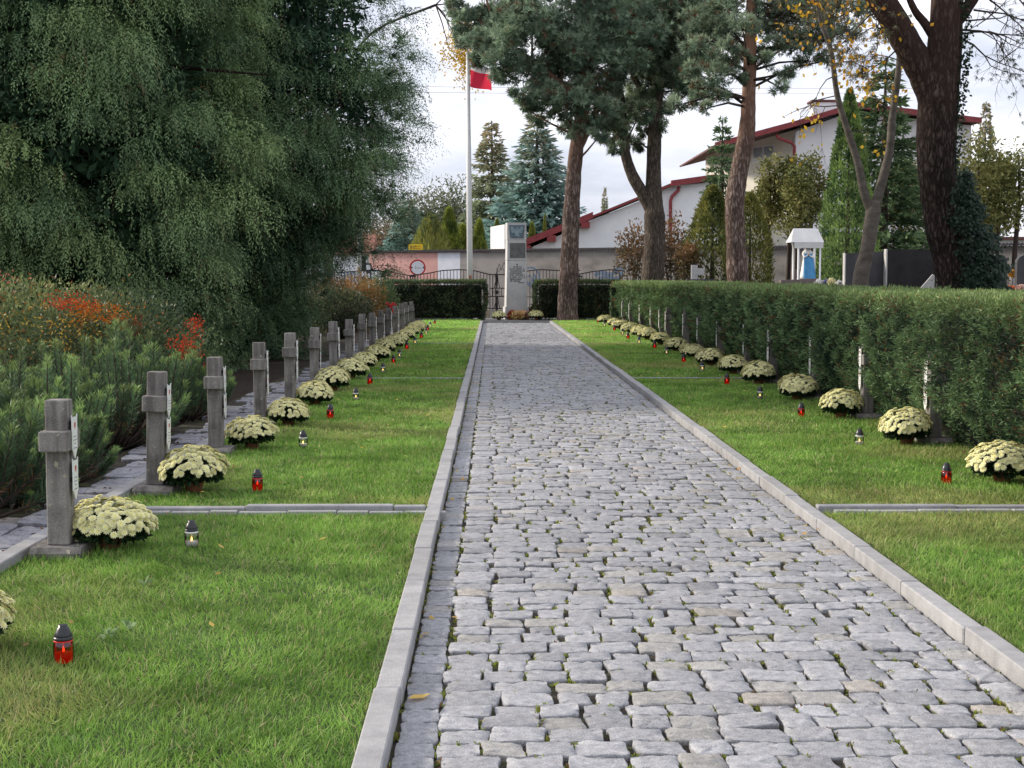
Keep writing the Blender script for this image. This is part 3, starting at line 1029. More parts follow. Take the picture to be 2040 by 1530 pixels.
def hedge_thing(name, label, x0, x1, y0, y1, h, faces, dens, leafL, leafW, c1, c2, group=None, lump=0.10, sunny=(0.17, 0.19, 0.055), grad=None, lump_sc=2.6, shift=None, under_k=0.16):
    """Clipped hedge: dark core plus leaf sprays on an uneven surface."""
    cx, cy = (x0 + x1) / 2, (y0 + y1) / 2
    t = thing(name, label, "hedge", (cx, cy, 0), 0, group)
    core = MB().box(x0 - cx + (0.5 if shift is not None else 0.16), x1 - cx - 0.16, y0 - cy + 0.16, y1 - cy - 0.16, 0.12, h - 0.14, bev=0.1)
    obj("branches", core.mesh("hedge_core", M["hedge_core"]), t)
    Ps, Ns = [], []

    def dn(y):
        return dens if not callable(dens) else dens(y)
    for f in faces:
        if f in ("-x", "+x"):
            A = (y1 - y0) * h
            for (a, b) in segs(y0, y1):
                n = int((b - a) * h * dn(a))
                zz = rng.random(n) ** 0.85 * h
                p = np.stack([np.full(n, x0 if f == "-x" else x1), rng.uniform(a, b, n), zz], 1)
                Ps.append(p); Ns.append(np.tile([-1.0 if f == "-x" else 1.0, 0, 0.12], (n, 1)))
        elif f in ("-y", "+y"):
            n = int((x1 - x0) * h * dn(y0))
            p = np.stack([rng.uniform(x0, x1, n), np.full(n, y0 if f == "-y" else y1), rng.random(n) ** 0.85 * h], 1)
            Ps.append(p); Ns.append(np.tile([0, -1.0 if f == "-y" else 1.0, 0.12], (n, 1)))
        else:
            for (a, b) in segs(y0, y1):
                n = int((b - a) * (x1 - x0) * dn(a) * 0.8)
                p = np.stack([rng.uniform(x0, x1, n), rng.uniform(a, b, n), np.full(n, h)], 1)
                Ps.append(p); Ns.append(np.tile([0, 0, 1.0], (n, 1)))
    P, Nn = np.concatenate(Ps), np.concatenate(Ns)
    if shift is not None:
        sel = (Nn[:, 0] < -0.5)
        P[sel, 0] += shift(P[sel, 1])
    # round the edges, lumps, recess towards the ground
    l1 = fnoise(P, lump_sc, 3) - 0.5
    l2 = vnoise(P, lump_sc * 3.2, 8) - 0.5
    disp = (lump * 2.0 * l1 + lump * 0.9 * l2) * np.where(Nn[:, 2] > 0.5, 0.4, 1.0)
    edge = np.clip((P[:, 2] / h - 0.85) / 0.15, 0, 1)
    side = np.abs(Nn[:, 2]) < 0.5
    under = np.clip(1 - P[:, 2] / (0.42 * h), 0, 1)
    disp = disp - side * (0.10 * edge ** 2 + under_k * under)
    depth = rng.random(len(P)) ** 2.2 * 0.13
    P = P + Nn * (disp - depth)[:, None]
    P[:, 2] = np.clip(P[:, 2], 0.05, None)
    L = leafL if not callable(leafL) else leafL(P[:, 1])
    W = leafW if not callable(leafW) else leafW(P[:, 1])
    D = norm(Nn * 0.8 + rng.normal(0, 0.55, P.shape) + [0, 0, 0.25])
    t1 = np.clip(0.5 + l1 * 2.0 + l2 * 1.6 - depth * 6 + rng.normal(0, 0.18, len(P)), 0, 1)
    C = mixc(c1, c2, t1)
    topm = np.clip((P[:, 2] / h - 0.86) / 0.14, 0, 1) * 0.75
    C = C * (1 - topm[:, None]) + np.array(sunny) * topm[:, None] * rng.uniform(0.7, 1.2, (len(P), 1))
    br = (rng.random(len(P)) < 0.03) | ((fnoise(P, 3.1, 14) > 0.68) & (rng.random(len(P)) < 0.25))
    C[br] = np.array([0.13, 0.065, 0.03]) * rng.uniform(0.6, 1.3, (br.sum(), 1))
    if grad is not None:
        C = C * grad(P)[:, None]
    P = P - [cx, cy, 0]
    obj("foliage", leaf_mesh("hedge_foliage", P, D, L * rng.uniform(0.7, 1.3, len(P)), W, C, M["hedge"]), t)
    return t


def segs(y0, y1):
    e = [y0]
    while e[-1] < y1:
        e.append(min(e[-1] + max(1.0, e[-1] * 0.12), y1))
    return list(zip(e[:-1], e[1:]))


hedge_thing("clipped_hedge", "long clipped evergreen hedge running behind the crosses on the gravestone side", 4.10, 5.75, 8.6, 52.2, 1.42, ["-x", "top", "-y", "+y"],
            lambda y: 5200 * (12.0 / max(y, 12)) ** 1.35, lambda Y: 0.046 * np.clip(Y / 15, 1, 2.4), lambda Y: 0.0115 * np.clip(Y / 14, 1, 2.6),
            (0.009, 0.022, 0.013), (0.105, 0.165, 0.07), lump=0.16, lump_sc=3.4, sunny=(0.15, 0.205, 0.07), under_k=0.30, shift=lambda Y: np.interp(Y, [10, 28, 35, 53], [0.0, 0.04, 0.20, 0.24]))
BY = 56.6
for (ua, ub, lab) in ((762, 968, "dark clipped hedge behind the flagpole"), (1066, 1128, "short dark clipped hedge between the monument and the pine trunk"), (1140, 1236, "dark clipped hedge between the pine trunk and the long hedge")):
    xa, xb = at(ua, 600, BY).x, at(ub, 600, BY).x
    hedge_thing("clipped_hedge", lab, xa, xb, BY, BY + 1.0, 1.5, ["-y", "top", "-x", "+x"], 1300, 0.10, 0.03, (0.016, 0.03, 0.018), (0.07, 0.095, 0.045), lump=0.10, sunny=(0.08, 0.11, 0.045))


# ------------------------------------------------------------------ dwarf pines
def dwarf_pine_meshes(seed, R=0.78, H=1.12, shoots=74):
    r2 = np.random.default_rng(seed)
    P, D, T, S = [], [], [], []
    mb = MB()
    for i in range(shoots):
        a = r2.uniform(0, 2 * PI)
        q = math.sqrt(r2.random())
        b = Vector((math.cos(a) * q * R * 0.35, math.sin(a) * q * R * 0.35, 0.02))
        hh = H * (1 - 0.5 * q ** 2) * r2.uniform(0.45, 1.08)
        tip = Vector((math.cos(a) * q * R, math.sin(a) * q * R, hh))
        mid = b.lerp(tip, 0.5) + Vector((math.cos(a), math.sin(a), -0.3)) * 0.12 * R
        pts = [b, b.lerp(mid, 0.5), mid, mid.lerp(tip, 0.55) + Vector((0, 0, 0.0)), tip]
        mb.tube(pts, [0.012, 0.011, 0.009, 0.007, 0.004], 5)
        seg = 46
        start = r2.uniform(0.25, 0.5)
        for k in range(seg):
            f = start + (1 - start) * (k / (seg - 1))
            x = f * 4
            j = min(int(x), 3)
            p = pts[j].lerp(pts[j + 1], x - j)
            ax = (pts[j + 1] - pts[j]).normalized()
            P.append(p); D.append(ax); T.append(f); S.append(i)
    P = np.array([tuple(p) for p in P]); D = np.array([tuple(p) for p in D]); T = np.array(T); S = np.array(S)
    m = 5
    PP = np.repeat(P, m, axis=0) + r2.normal(0, 0.006, (len(P) * m, 3))
    ax = np.repeat(D, m, axis=0)
    rd = r2.normal(size=PP.shape)
    rd = norm(rd - ax * (rd * ax).sum(1, keepdims=True))
    tt = np.repeat(T, m)
    DD = norm(rd * 0.85 + ax * (0.55 + 0.5 * tt[:, None]))
    LL = r2.uniform(0.055, 0.09, len(PP)) * (1.05 - 0.25 * (tt > 0.96))
    tone = r2.uniform(0.6, 1.35, S.max() + 1)[np.repeat(S, m)]
    C = mixc((0.018, 0.038, 0.022), (0.085, 0.14, 0.066), np.clip((tt - 0.35) * 1.5, 0, 1)) * tone[:, None]
    tipm = tt > 0.9
    C[tipm] = C[tipm] * np.array([1.75, 1.55, 1.1])
    old = (tt < 0.5) & (r2.random(len(PP)) < 0.3)
    C[old] = np.array([0.12, 0.065, 0.03])
    return leaf_mesh("dwarf_pine_needles", PP, DD, LL, 0.0078, C, M["pine"]), mb.mesh("dwarf_pine_stems", M["twig"], True)


DP = [dwarf_pine_meshes(s) for s in (1, 2, 3)]


def dwarf_pine(i, x, y, sc, label):
    t = thing("dwarf_pine", label, "shrub", (x, y, 0.0), random.uniform(0, 6), "dwarf pines behind the crosses")
    a, b = DP[i % 3]
    obj("foliage", a, t); obj("stems", b, t)
    t.scale = sc if hasattr(sc, "__len__") else (sc,) * 3


dwarf = [(-3.56, 9.75, (1.0, 1.0, 1.05), "dwarf pine at the picture's edge beside the first cross"),
         (-3.45, 11.4, (0.85, 0.8, 0.62), "low dwarf pine spilling between the first and second crosses"),
         (-3.8, 12.4, (0.95, 0.95, 0.95), "dwarf pine standing behind the first cross, taller than the pine before it"),
         (-3.62, 14.0, (1.0, 1.0, 1.0), "pale tipped dwarf pine behind the second cross"),
         (-3.72, 15.4, (1.1, 1.1, 1.0), "tallest dwarf pine, light green shoots under the orange berries"),
         (-4.6, 13.6, (1.0, 1.0, 0.8), "dwarf pine in the rear, below the yellowing shrub"),
         (-3.46, 16.8, (0.75, 0.8, 0.8), "small dwarf pine at the far end beside the third cross"),
         (-4.75, 15.8, (1.0, 1.0, 0.82), "dwarf pine between the berry shrub and the tall light green pine"),
         (-3.36, 10.4, (0.6, 0.6, 0.5), "lowest dwarf pine beside the base of the first cross")]
for i, (x, y, s, lab) in enumerate(dwarf):
    dwarf_pine(i, x, y, s, lab)


def leafy_shrub(name, label, c, r, n, L, W, c1, c2, extra=None, group=None, upright=0.2, stems=10, shell=0.35, lump=0.25, mat="leaf", cat="shrub"):
    """Rounded shrub of small leaves with uneven outline. extra: list of (offset centre, radius, n, colour a, colour b, L, W)."""
    t = thing(name, label, cat, (c[0], c[1], 0), 0, group)
    cz = c[2]
    d = rand_dirs(n)
    lm = 1 + lump * 2 * (fnoise(d * 1.0, 2.3, c[0] * 1.7) - 0.5) + lump * (vnoise(d, 6.0, c[1]) - 0.5)
    s = (shell + (1 - shell) * rng.random(n) ** 0.6) * lm
    P = d * s[:, None] * np.asarray(r) + [0, 0, cz]
    k = P[:, 2] > 0.03
    P, d = P[k], d[k]
    tt = np.clip(0.35 + 0.5 * (fnoise(P, 2.2, 4) - 0.5) * 2 + 0.3 * d[:, 2] + rng.normal(0, 0.22, len(P)), 0, 1)
    C = mixc(c1, c2, tt)
    D = norm(d * 0.7 + rng.normal(0, 0.6, P.shape) + [0, 0, upright])
    LL = L * rng.uniform(0.7, 1.3, len(P)); WW = np.full(len(P), W)
    Pa, Da, La, Wa, Ca = [P], [D], [LL], [WW], [C]
    obj("foliage", leaf_mesh(name + "_foliage", P, D, LL, WW, C, M[mat]), t)
    for e in extra or []:
        (nm, oc, er, en, ca, cb, el, ew) = e
        sc_, sd_ = ellipsoid_pts(16, (oc[0], oc[1], oc[2] + cz), np.asarray(er) * 1.6, 0.2)
        kk = (rng.random(en) ** 1.5 * 16).astype(int)
        p = sc_[kk] + rng.normal(0, 1, (en, 3)) * np.asarray(er) * (0.40 if 'clumps' in nm else 0.6)
        dd = sd_[kk]
        obj(nm, leaf_mesh(name + "_" + nm, p, norm(dd + rng.normal(0, 0.6, p.shape)), el * rng.uniform(0.7, 1.2, en), ew, mixc(ca, cb, rng.random(en)), M["petal"]), t)
    mb = MB()
    for i in range(stems):
        a = random.uniform(0, 6.28); q = random.uniform(0.2, 0.8)
        tip = Vector((math.cos(a) * r[0] * q, math.sin(a) * r[1] * q, cz + r[2] * random.uniform(0.1, 0.6)))
        mb.tube([(0.02 * i - 0.1, 0, 0.0), tip * 0.4 + Vector((0, 0, 0.1)), tip], [0.02, 0.014, 0.005], 5)
    obj("stems", mb.mesh(name + "_stems", M["twig"], True), t)
    return t


ORA = ((0.45, 0.10, 0.01), (0.62, 0.22, 0.02))
RED = ((0.42, 0.035, 0.012), (0.6, 0.09, 0.03))
g1, g2 = (0.035, 0.06, 0.028), (0.13, 0.16, 0.06)
p = at(60, 640, 20.0)
leafy_shrub("berry_shrub", "wide yellowing shrub with pinkish shoots at the picture's edge", (p.x, 20.0, 0.72), (2.0, 1.5, 0.88), 17000, 0.07, 0.028, (0.03, 0.055, 0.024), (0.25, 0.285, 0.11),
            extra=[("red_leaves", (-0.7, -1.0, 0.80), (0.5, 0.4, 0.14), 500, (0.35, 0.09, 0.06), (0.45, 0.2, 0.12), 0.06, 0.022), ("orange_leaves", (0.9, -1.45, 0.3), (0.7, 0.35, 0.3), 420, (0.3, 0.10, 0.02), (0.4, 0.17, 0.04), 0.05, 0.022)])
p = at(200, 620, 18.5)
leafy_shrub("berry_shrub", "firethorn shrub loaded with orange and red berries in front of the yew", (p.x, 18.5, 0.7), (1.15, 1.0, 0.83), 9000, 0.055, 0.022, g1, (0.10, 0.13, 0.05),
            extra=[("red_berry_clumps", (-0.16, -0.95, 0.60), (0.19, 0.14, 0.09), 420, *RED, 0.024, 0.022), ("orange_berry_clumps", (0.16, -0.98, 0.50), (0.24, 0.12, 0.09), 520, *ORA, 0.024, 0.022), ("yellow_leaves", (-0.2, -1.05, 0.25), (0.4, 0.2, 0.2), 220, (0.4, 0.25, 0.03), (0.5, 0.33, 0.06), 0.05, 0.02)])
p = at(385, 700, 17.5)
leafy_shrub("berry_shrub", "small firethorn with bright red berry clusters beside the dark yew", (p.x, 17.5, 0.5), (0.42, 0.45, 0.62), 2600, 0.05, 0.02, g1, (0.10, 0.14, 0.055),
            extra=[("red_berry_clumps", (0.0, -0.5, 0.30), (0.13, 0.10, 0.15), 560, *RED, 0.024, 0.022), ("tip_berry_clumps", (0.12, -0.35, 0.60), (0.06, 0.05, 0.05), 140, *RED, 0.022, 0.02)])
p = at(262, 588, 19)
leafy_shrub("berry_shrub", "dark leafed firethorn with one red berry bunch under the yew", (p.x, 19.6, 0.75), (0.75, 0.6, 0.72), 4200, 0.06, 0.024, (0.015, 0.035, 0.02), (0.05, 0.085, 0.045),
            extra=[("red_berry_clumps", (0.05, -0.6, 0.28), (0.10, 0.08, 0.08), 220, *RED, 0.026, 0.024)])
# autumn shrubs at the far end of the cross row
for (u, v, Y, r, ca, cb, lab) in ((610, 600, 43, (1.3, 1.2, 1.0), (0.05, 0.055, 0.025), (0.17, 0.15, 0.06), "olive green shrub under the tip of the yew branches"),
                                  (665, 595, 45, (0.9, 0.9, 0.95), (0.10, 0.06, 0.03), (0.36, 0.17, 0.06), "orange brown autumn shrub before the far hedge"),
                                  (715, 590, 46, (0.85, 0.8, 1.0), (0.13, 0.09, 0.035), (0.36, 0.20, 0.07), "tall orange and green shrub left of the dark far hedge"),
                                  (752, 605, 47, (0.7, 0.8, 0.95), (0.04, 0.07, 0.03), (0.14, 0.18, 0.075), "fresh green shrub beside the last crosses"),
                                  (680, 640, 40, (0.9, 0.8, 0.55), (0.035, 0.05, 0.03), (0.11, 0.12, 0.055), "low grey green shrub behind the middle crosses"),
                                  (560, 660, 38, (0.9, 0.9, 0.7), (0.02, 0.03, 0.018), (0.06, 0.07, 0.03), "dark low shrub at the foot of the yew")):
    p = at(u, v, Y)
    leafy_shrub("autumn_shrub", lab, (p.x, Y, 0.75), r, 5200, 0.085, 0.04, ca, cb)


# ------------------------------------------------------------------ trees
def yew_meshes(seed, H=11.0, Rmax=3.9, clusters=1500, c1=(0.022, 0.038, 0.02), c2=(0.085, 0.105, 0.045), prof=None, fill=26000):
    """Dense pendulous yew: overlapping sprays whose strands spread outwards and hang down."""
    r2 = np.random.default_rng(seed)
    mb = MB()
    mb.tube([(0, 0, -0.1), (0.06, 0, 1.5), (-0.05, 0.1, 4), (0, 0, H * 0.7)], [0.34, 0.28, 0.2, 0.06], 10)
    mb.tube([(0.25, 0.1, -0.1), (0.5, 0.1, 1.4), (0.9, 0.2, 3.5)], [0.2, 0.17, 0.08], 8)
    mb.tube([(-0.3, -0.1, -0.1), (-0.5, -0.2, 1.6), (-0.8, -0.3, 3.8)], [0.2, 0.17, 0.08], 8)
    # sprays gathered in overlapping pads, light on top and dark below
    pads = clusters // 9
    pz = r2.random(pads) * (H - 0.5) + 0.35
    pa = r2.uniform(0, 2 * PI, pads)
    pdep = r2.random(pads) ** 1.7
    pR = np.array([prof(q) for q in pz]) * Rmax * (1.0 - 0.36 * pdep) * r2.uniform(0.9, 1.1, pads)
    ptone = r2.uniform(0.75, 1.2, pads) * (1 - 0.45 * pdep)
    pyel = r2.random(pads) ** 2.2
    pi = np.repeat(np.arange(pads), 9)
    clusters = len(pi)
    tu, tw_ = r2.normal(0, 0.34, clusters), r2.normal(0, 0.26, clusters)
    psize = r2.uniform(0.7, 1.35, pads)[pi]
    tu, tw_ = tu * psize, tw_ * psize
    a0 = pa[pi]
    drop = 0.42 * (tu ** 2 + np.maximum(tw_, 0) ** 2 * 1.6) / 0.34 + r2.exponential(0.12, clusters)
    R = np.maximum(pR[pi] + tw_ - 0.25, 0.15)
    C0 = np.stack([np.cos(a0) * R - np.sin(a0) * tu, np.sin(a0) * R + np.cos(a0) * tu, np.maximum(pz[pi] - drop + 0.2, 0.1)], 1)
    a = np.arctan2(C0[:, 1], C0[:, 0])
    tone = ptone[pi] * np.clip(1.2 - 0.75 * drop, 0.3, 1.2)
    yel = pyel[pi]
    ns, m = 18, 15
    n = clusters * ns
    ci = np.repeat(np.arange(clusters), ns)
    sa = a[ci] + r2.normal(0, 0.75, n)
    reach = r2.uniform(0.2, 0.8, n)
    hang = r2.uniform(0.05, 0.34, n) * np.where(r2.random(n) < 0.18, 2.0, 1.0)
    rise = r2.uniform(-0.02, 0.26, n)
    st = np.linspace(0, 1, m)
    q = np.repeat(np.arange(n), m); S = np.tile(st, n)
    cx = C0[ci][q]
    x = reach[q] * np.sin(S * PI * 0.5)
    P = np.stack([cx[:, 0] + np.cos(sa)[q] * x, cx[:, 1] + np.sin(sa)[q] * x, cx[:, 2] + rise[q] * np.sin(S * PI) - hang[q] * S ** 2.2], 1)
    P += r2.normal(0, 0.008, P.shape)
    T = norm(np.stack([np.cos(sa)[q] * reach[q] * np.cos(S * PI * 0.5) * 1.57, np.sin(sa)[q] * reach[q] * np.cos(S * PI * 0.5) * 1.57, rise[q] * PI * np.cos(S * PI) - 2.2 * hang[q] * S ** 1.2], 1) + 1e-6)
    roll = r2.normal(0, 0.35, n)[q]
    H0 = np.stack([-np.sin(sa)[q], np.cos(sa)[q], np.zeros(len(q))], 1)
    U0 = np.cross(T, H0)
    Sd = norm(H0 * np.cos(roll)[:, None] + U0 * np.sin(roll)[:, None])
    alt = np.where((np.arange(len(q)) % 2) == 0, 1.0, -1.0)[:, None]
    D = norm(T * 0.85 + Sd * alt * 0.55 + r2.normal(0, 0.16, P.shape))
    NR = norm(np.cross(T, Sd) + r2.normal(0, 0.25, P.shape))
    stone_ = r2.uniform(0.6, 1.3, n)[q]
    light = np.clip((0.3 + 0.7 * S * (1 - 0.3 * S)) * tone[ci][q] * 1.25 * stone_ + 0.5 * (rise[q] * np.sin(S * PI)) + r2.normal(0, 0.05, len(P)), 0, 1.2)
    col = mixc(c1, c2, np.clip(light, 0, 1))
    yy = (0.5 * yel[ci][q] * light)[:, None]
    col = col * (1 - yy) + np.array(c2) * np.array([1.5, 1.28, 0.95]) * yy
    dead = (r2.random(n) < 0.02)[q]
    col[dead] = np.array([0.10, 0.065, 0.04])
    L = r2.uniform(0.055, 0.10, len(P)) * (1.1 - 0.45 * S)
    # dim inner foliage
    z2 = r2.random(fill) * (H - 0.4) + 0.2
    a2 = r2.uniform(0, 2 * PI, fill)
    R2 = np.array([prof(v) for v in z2]) * Rmax * r2.uniform(0.15, 0.8, fill)
    P2 = np.stack([np.cos(a2) * R2, np.sin(a2) * R2, z2], 1)
    gap = fnoise(P2, 0.9, seed + 5) < 0.62
    P2 = P2[gap]
    n2 = len(P2)
    P = np.concatenate([P, P2]); D = np.concatenate([D, norm(r2.normal(size=(n2, 3)) + [0, 0, -0.4])])
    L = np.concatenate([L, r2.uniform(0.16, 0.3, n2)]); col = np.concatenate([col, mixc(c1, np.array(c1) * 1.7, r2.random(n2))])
    W = L * 0.30
    NR = np.concatenate([NR, norm(r2.normal(size=(n2, 3)))])
    W[-n2:] *= 1.2
    for b in range(70):
        k = r2.integers(0, clusters)
        e = C0[k]; zz = max(0.4, e[2] - r2.uniform(0.2, 1.2))
        mb.tube([(0, 0, zz), (e[0] * 0.5, e[1] * 0.5, (zz + e[2]) / 2 + 0.25), tuple(e)], [0.06, 0.04, 0.012], 5)
        if b % 2 == 0:
            o2 = Vector(tuple(e)) * 1.0; dr = Vector((e[0], e[1], 0)).normalized()
            sdv = Vector((-dr.y, dr.x, 0)) * r2.uniform(-0.5, 0.5)
            mb.tube([o2, o2 + dr * 0.25 + sdv * 0.5 + Vector((0, 0, 0.05)), o2 + dr * 0.42 + sdv + Vector((0, 0, -0.05))], [0.014, 0.010, 0.004], 4)
    P[:, 2] = np.maximum(P[:, 2], 0.05)
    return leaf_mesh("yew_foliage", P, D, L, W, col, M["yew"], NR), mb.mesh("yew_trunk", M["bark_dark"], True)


def prof_main(z):
    return float(np.interp(z, [0, 1.0, 1.9, 2.5, 3.1, 4.5, 6.5, 9, 11], [0.28, 0.34, 0.46, 0.68, 0.90, 1.0, 1.0, 0.8, 0.15]))


def prof_b(z):
    return float(np.interp(z, [0, 1.0, 2.0, 3.5, 6.5, 9, 11], [0.75, 0.85, 0.95, 1.0, 0.95, 0.7, 0.15]))


def tree(name, label, loc, trunk, crown, trunk_name="trunk", crown_name="crown", rz=0.0, sc=1.0, group=None, cat="tree"):
    t = thing(name, label, cat, loc, rz, group)
    obj(trunk_name, trunk, t)
    obj(crown_name, crown, t)
    t.scale = (sc,) * 3 if not hasattr(sc, "__len__") else sc
    return t


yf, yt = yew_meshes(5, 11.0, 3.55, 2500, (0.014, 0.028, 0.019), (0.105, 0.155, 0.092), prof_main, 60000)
tree("yew_tree", "huge dark yew drooping over the crosses, next to the flagpole gap", (-5.25, 31, 0), yt, yf)
yf2, yt2 = yew_meshes(6, 11.0, 3.7, 2200, (0.018, 0.034, 0.02), (0.135, 0.185, 0.10), prof_b, 45000)
tree("yew_tree", "olive tinged yew with hanging fronds above the berry shrubs", (-7.2, 25.5, 0), yt2, yf2, sc=(0.92, 0.92, 1.0))
tree("yew_tree", "yew at the picture's edge behind the yellowing shrub", (-11.5, 27.5, 0), yt2, yf2, rz=2.1, sc=(1.05, 1.05, 1.05))
tree("yew_tree", "dark yew standing behind the other yews", (-9.5, 36, 0), yt, yf, rz=1.0, sc=(1.1, 1.1, 1.15))


def bend(pts, n=4):
    """Smooth a polyline (Catmull-Rom)."""
    P = [Vector(p) for p in pts]
    Q = [P[0] * 2 - P[1]] + P + [P[-1] * 2 - P[-2]]
    out = []
    for i in range(1, len(Q) - 2):
        for k in range(n):
            t = k / n
            a, b, c, d = Q[i - 1], Q[i], Q[i + 1], Q[i + 2]
            out.append(0.5 * ((2 * b) + (c - a) * t + (2 * a - 5 * b + 4 * c - d) * t * t + (3 * b - a - 3 * c + d) * t ** 3))
    out.append(P[-1])
    return out


def limb(mb, pts, radii, n=14, rough=0.05, seg=5):
    b = bend(pts, seg)
    x = np.linspace(0, len(pts) - 1, len(b))
    r = np.interp(x, np.arange(len(pts)), radii)
    r = r * (1 + np.array([random.uniform(-rough, rough) for _ in r]))
    mb.tube(b, list(r), n)
    return b


def pine_crown(blobs, base, tuft_each=11, L=0.15, W=0.022, dens=1.0, c1=(0.018, 0.04, 0.024), c2=(0.07, 0.11, 0.06), droop=0.0, brown=0.05, fill=0.5):
    """blobs: (centre, radius xyz) world -> tufts of long needles and their branchlets; coordinates relative to base."""
    P, D, T = [], [], []
    mb = MB()
    for c, r, start in blobs:
        r = np.asarray(r, float)
        n = int(230 * dens * (r[0] * r[2] / 1.0) + 24)
        cl = max(6, int(n / 15))
        cc, cd = ellipsoid_pts(cl, c, r * 0.85, 0.25)
        q = cc[rng.integers(0, cl, n)] + rng.normal(0, 1, (n, 3)) * r * 0.15
        P.append(q)
        out = norm(q - np.asarray(c) + 1e-6)
        D.append(norm(out * 0.8 + [0, 0, 0.35 - droop] + rng.normal(0, 0.35, (n, 3))))
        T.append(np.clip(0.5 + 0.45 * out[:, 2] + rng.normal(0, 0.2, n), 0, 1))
        if start is not None:
            s = Vector(start); e = Vector(c)
            m = s.lerp(e, 0.5) + Vector((0, 0, random.uniform(-0.1, 0.35)))
            mb.tube([s - base, m - base, e - base], [0.05, 0.036, 0.02], 6)
        for k in range(min(cl, 16)):
            e2 = Vector(cc[k])
            s2 = Vector(c).lerp(e2, 0.05)
            mb.tube([s2 - base, s2.lerp(e2, 0.5) + Vector((0, 0, -0.06)) - base, e2 - base], [0.022, 0.016, 0.008], 4)
    P, D, T = np.concatenate(P), np.concatenate(D), np.concatenate(T)
    PP, DD, LL = needles_around(P, D, tuft_each, L, W, 0.95)
    tt = np.repeat(T, tuft_each)
    tn = np.repeat(rng.uniform(0.7, 1.25, len(T)), tuft_each)
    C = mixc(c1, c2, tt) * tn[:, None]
    br = np.repeat(rng.random(len(T)) < brown, tuft_each)
    C[br] = np.array([0.11, 0.06, 0.035]) * rng.uniform(0.7, 1.3, (br.sum(), 1))
    PP = PP - np.array(tuple(base))
    return leaf_mesh("pine_crown", PP, DD, LL, W, C, M["pine"]), mb


def blobs_px(lst, Y, trunk_pts, squash=0.8, dy=1.2):
    out = []
    for (u, v, r) in lst:
        yy = Y + random.uniform(-dy, dy)
        c = at(u, v, yy)
        rr = r * Y / F_PX
        st = min(trunk_pts, key=lambda q: (q - c).length * random.uniform(0.85, 1.25) - 0.3 * max(0, c.z - q.z))
        out.append((tuple(c), (rr, rr * 1.1, rr * squash), tuple(st)))
    return out


# pine A : trunk in front of the gate hedge
YA = 56.2
base = at(1131, 634, YA); base.z = 0.0
mb = MB()
tp = limb(mb, [base + Vector((0, 0, -0.1)) - base, at(1131, 600, YA) - base, at(1136, 480, YA) - base, at(1141, 380, YA) - base, at(1149, 290, YA) - base, at(1162, 200, YA) - base, at(1170, 60, YA) - base, at(1165, -120, YA) - base],
          [0.43, 0.38, 0.33, 0.29, 0.26, 0.22, 0.17, 0.1], 16)
limb(mb, [at(1149, 300, YA) - base, at(1175, 250, YA) - base, at(1200, 190, YA) - base, at(1240, 100, YA) - base], [0.18, 0.14, 0.11, 0.07], 10)
limb(mb, [at(1160, 220, YA) - base, at(1120, 170, YA) - base, at(1060, 120, YA) - base, at(990, 70, YA) - base], [0.13, 0.11, 0.09, 0.05], 8)
tpw = [q + base for q in tp] + [at(1200, 190, YA), at(1240, 100, YA), at(1120, 170, YA), at(1060, 120, YA), at(990, 70, YA)]
bl = [(945, 40, 50), (990, 20, 60), (1010, 95, 52), (1060, 50, 75), (1130, 40, 80), (1050, 140, 55), (1120, 125, 70), (1180, 110, 70), (1020, 60, 60), (1090, 195, 42), (1140, 200, 52), (1165, 245, 40), (1210, 60, 80), (1245, 120, 62), (1215, 175, 45), (1050, -60, 90), (1180, -60, 100), (950, -50, 60), (1270, 20, 70), (1060, 205, 28), (1100, 160, 50), (985, 125, 32), (1040, 185, 30), (1160, 160, 55), (1110, 80, 65), (930, 75, 40), (965, 70, 50), (1030, 20, 60), (1150, 95, 60), (1200, 20, 70), (1190, 215, 40), (1235, 90, 60), (1290, 70, 60), (1150, 265, 26), (1115, 230, 30), (1180, 180, 50), (1230, 30, 70), (1075, 235, 24), (1045, 215, 24), (1130, 255, 26), (1195, 270, 22), (1010, 150, 34), (960, 110, 34), (915, 45, 30), (905, 10, 34)]
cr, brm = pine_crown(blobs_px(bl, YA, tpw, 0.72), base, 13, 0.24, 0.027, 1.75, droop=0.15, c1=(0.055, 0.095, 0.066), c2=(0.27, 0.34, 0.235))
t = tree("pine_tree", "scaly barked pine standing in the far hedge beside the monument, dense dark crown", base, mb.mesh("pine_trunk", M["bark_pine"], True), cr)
obj("branches", brm.mesh("pine_branches", M["bark_pine"], True), t)

# forked tree B
YB = 58.0
base = at(1300, 600, YB); base.z = 0.0
mb = MB()
limb(mb, [Vector((0, 0, -0.1)), at(1300, 560, YB) - base, at(1304, 490, YB) - base, at(1304, 430, YB) - base, at(1302, 390, YB) - base, at(1303, 300, YB) - base, at(1309, 180, YB) - base, at(1320, 40, YB) - base, at(1325, -100, YB) - base],
     [0.50, 0.45, 0.40, 0.40, 0.32, 0.27, 0.24, 0.2, 0.12], 16)
limb(mb, [at(1300, 425, YB) - base, at(1284, 392, YB) - base, at(1258, 345, YB) - base, at(1243, 290, YB) - base, at(1238, 210, YB) - base, at(1225, 120, YB) - base], [0.24, 0.25, 0.22, 0.18, 0.17, 0.12], 12)
limb(mb, [at(1304, 225, YB) - base, at(1285, 185, YB) - base, at(1262, 150, YB) - base, at(1240, 60, YB) - base], [0.16, 0.14, 0.12, 0.08], 10)
trk = [at(1303, 300, YB), at(1309, 180, YB), at(1320, 40, YB), at(1243, 290, YB), at(1238, 210, YB), at(1225, 120, YB), at(1262, 150, YB), at(1325, -60, YB)]
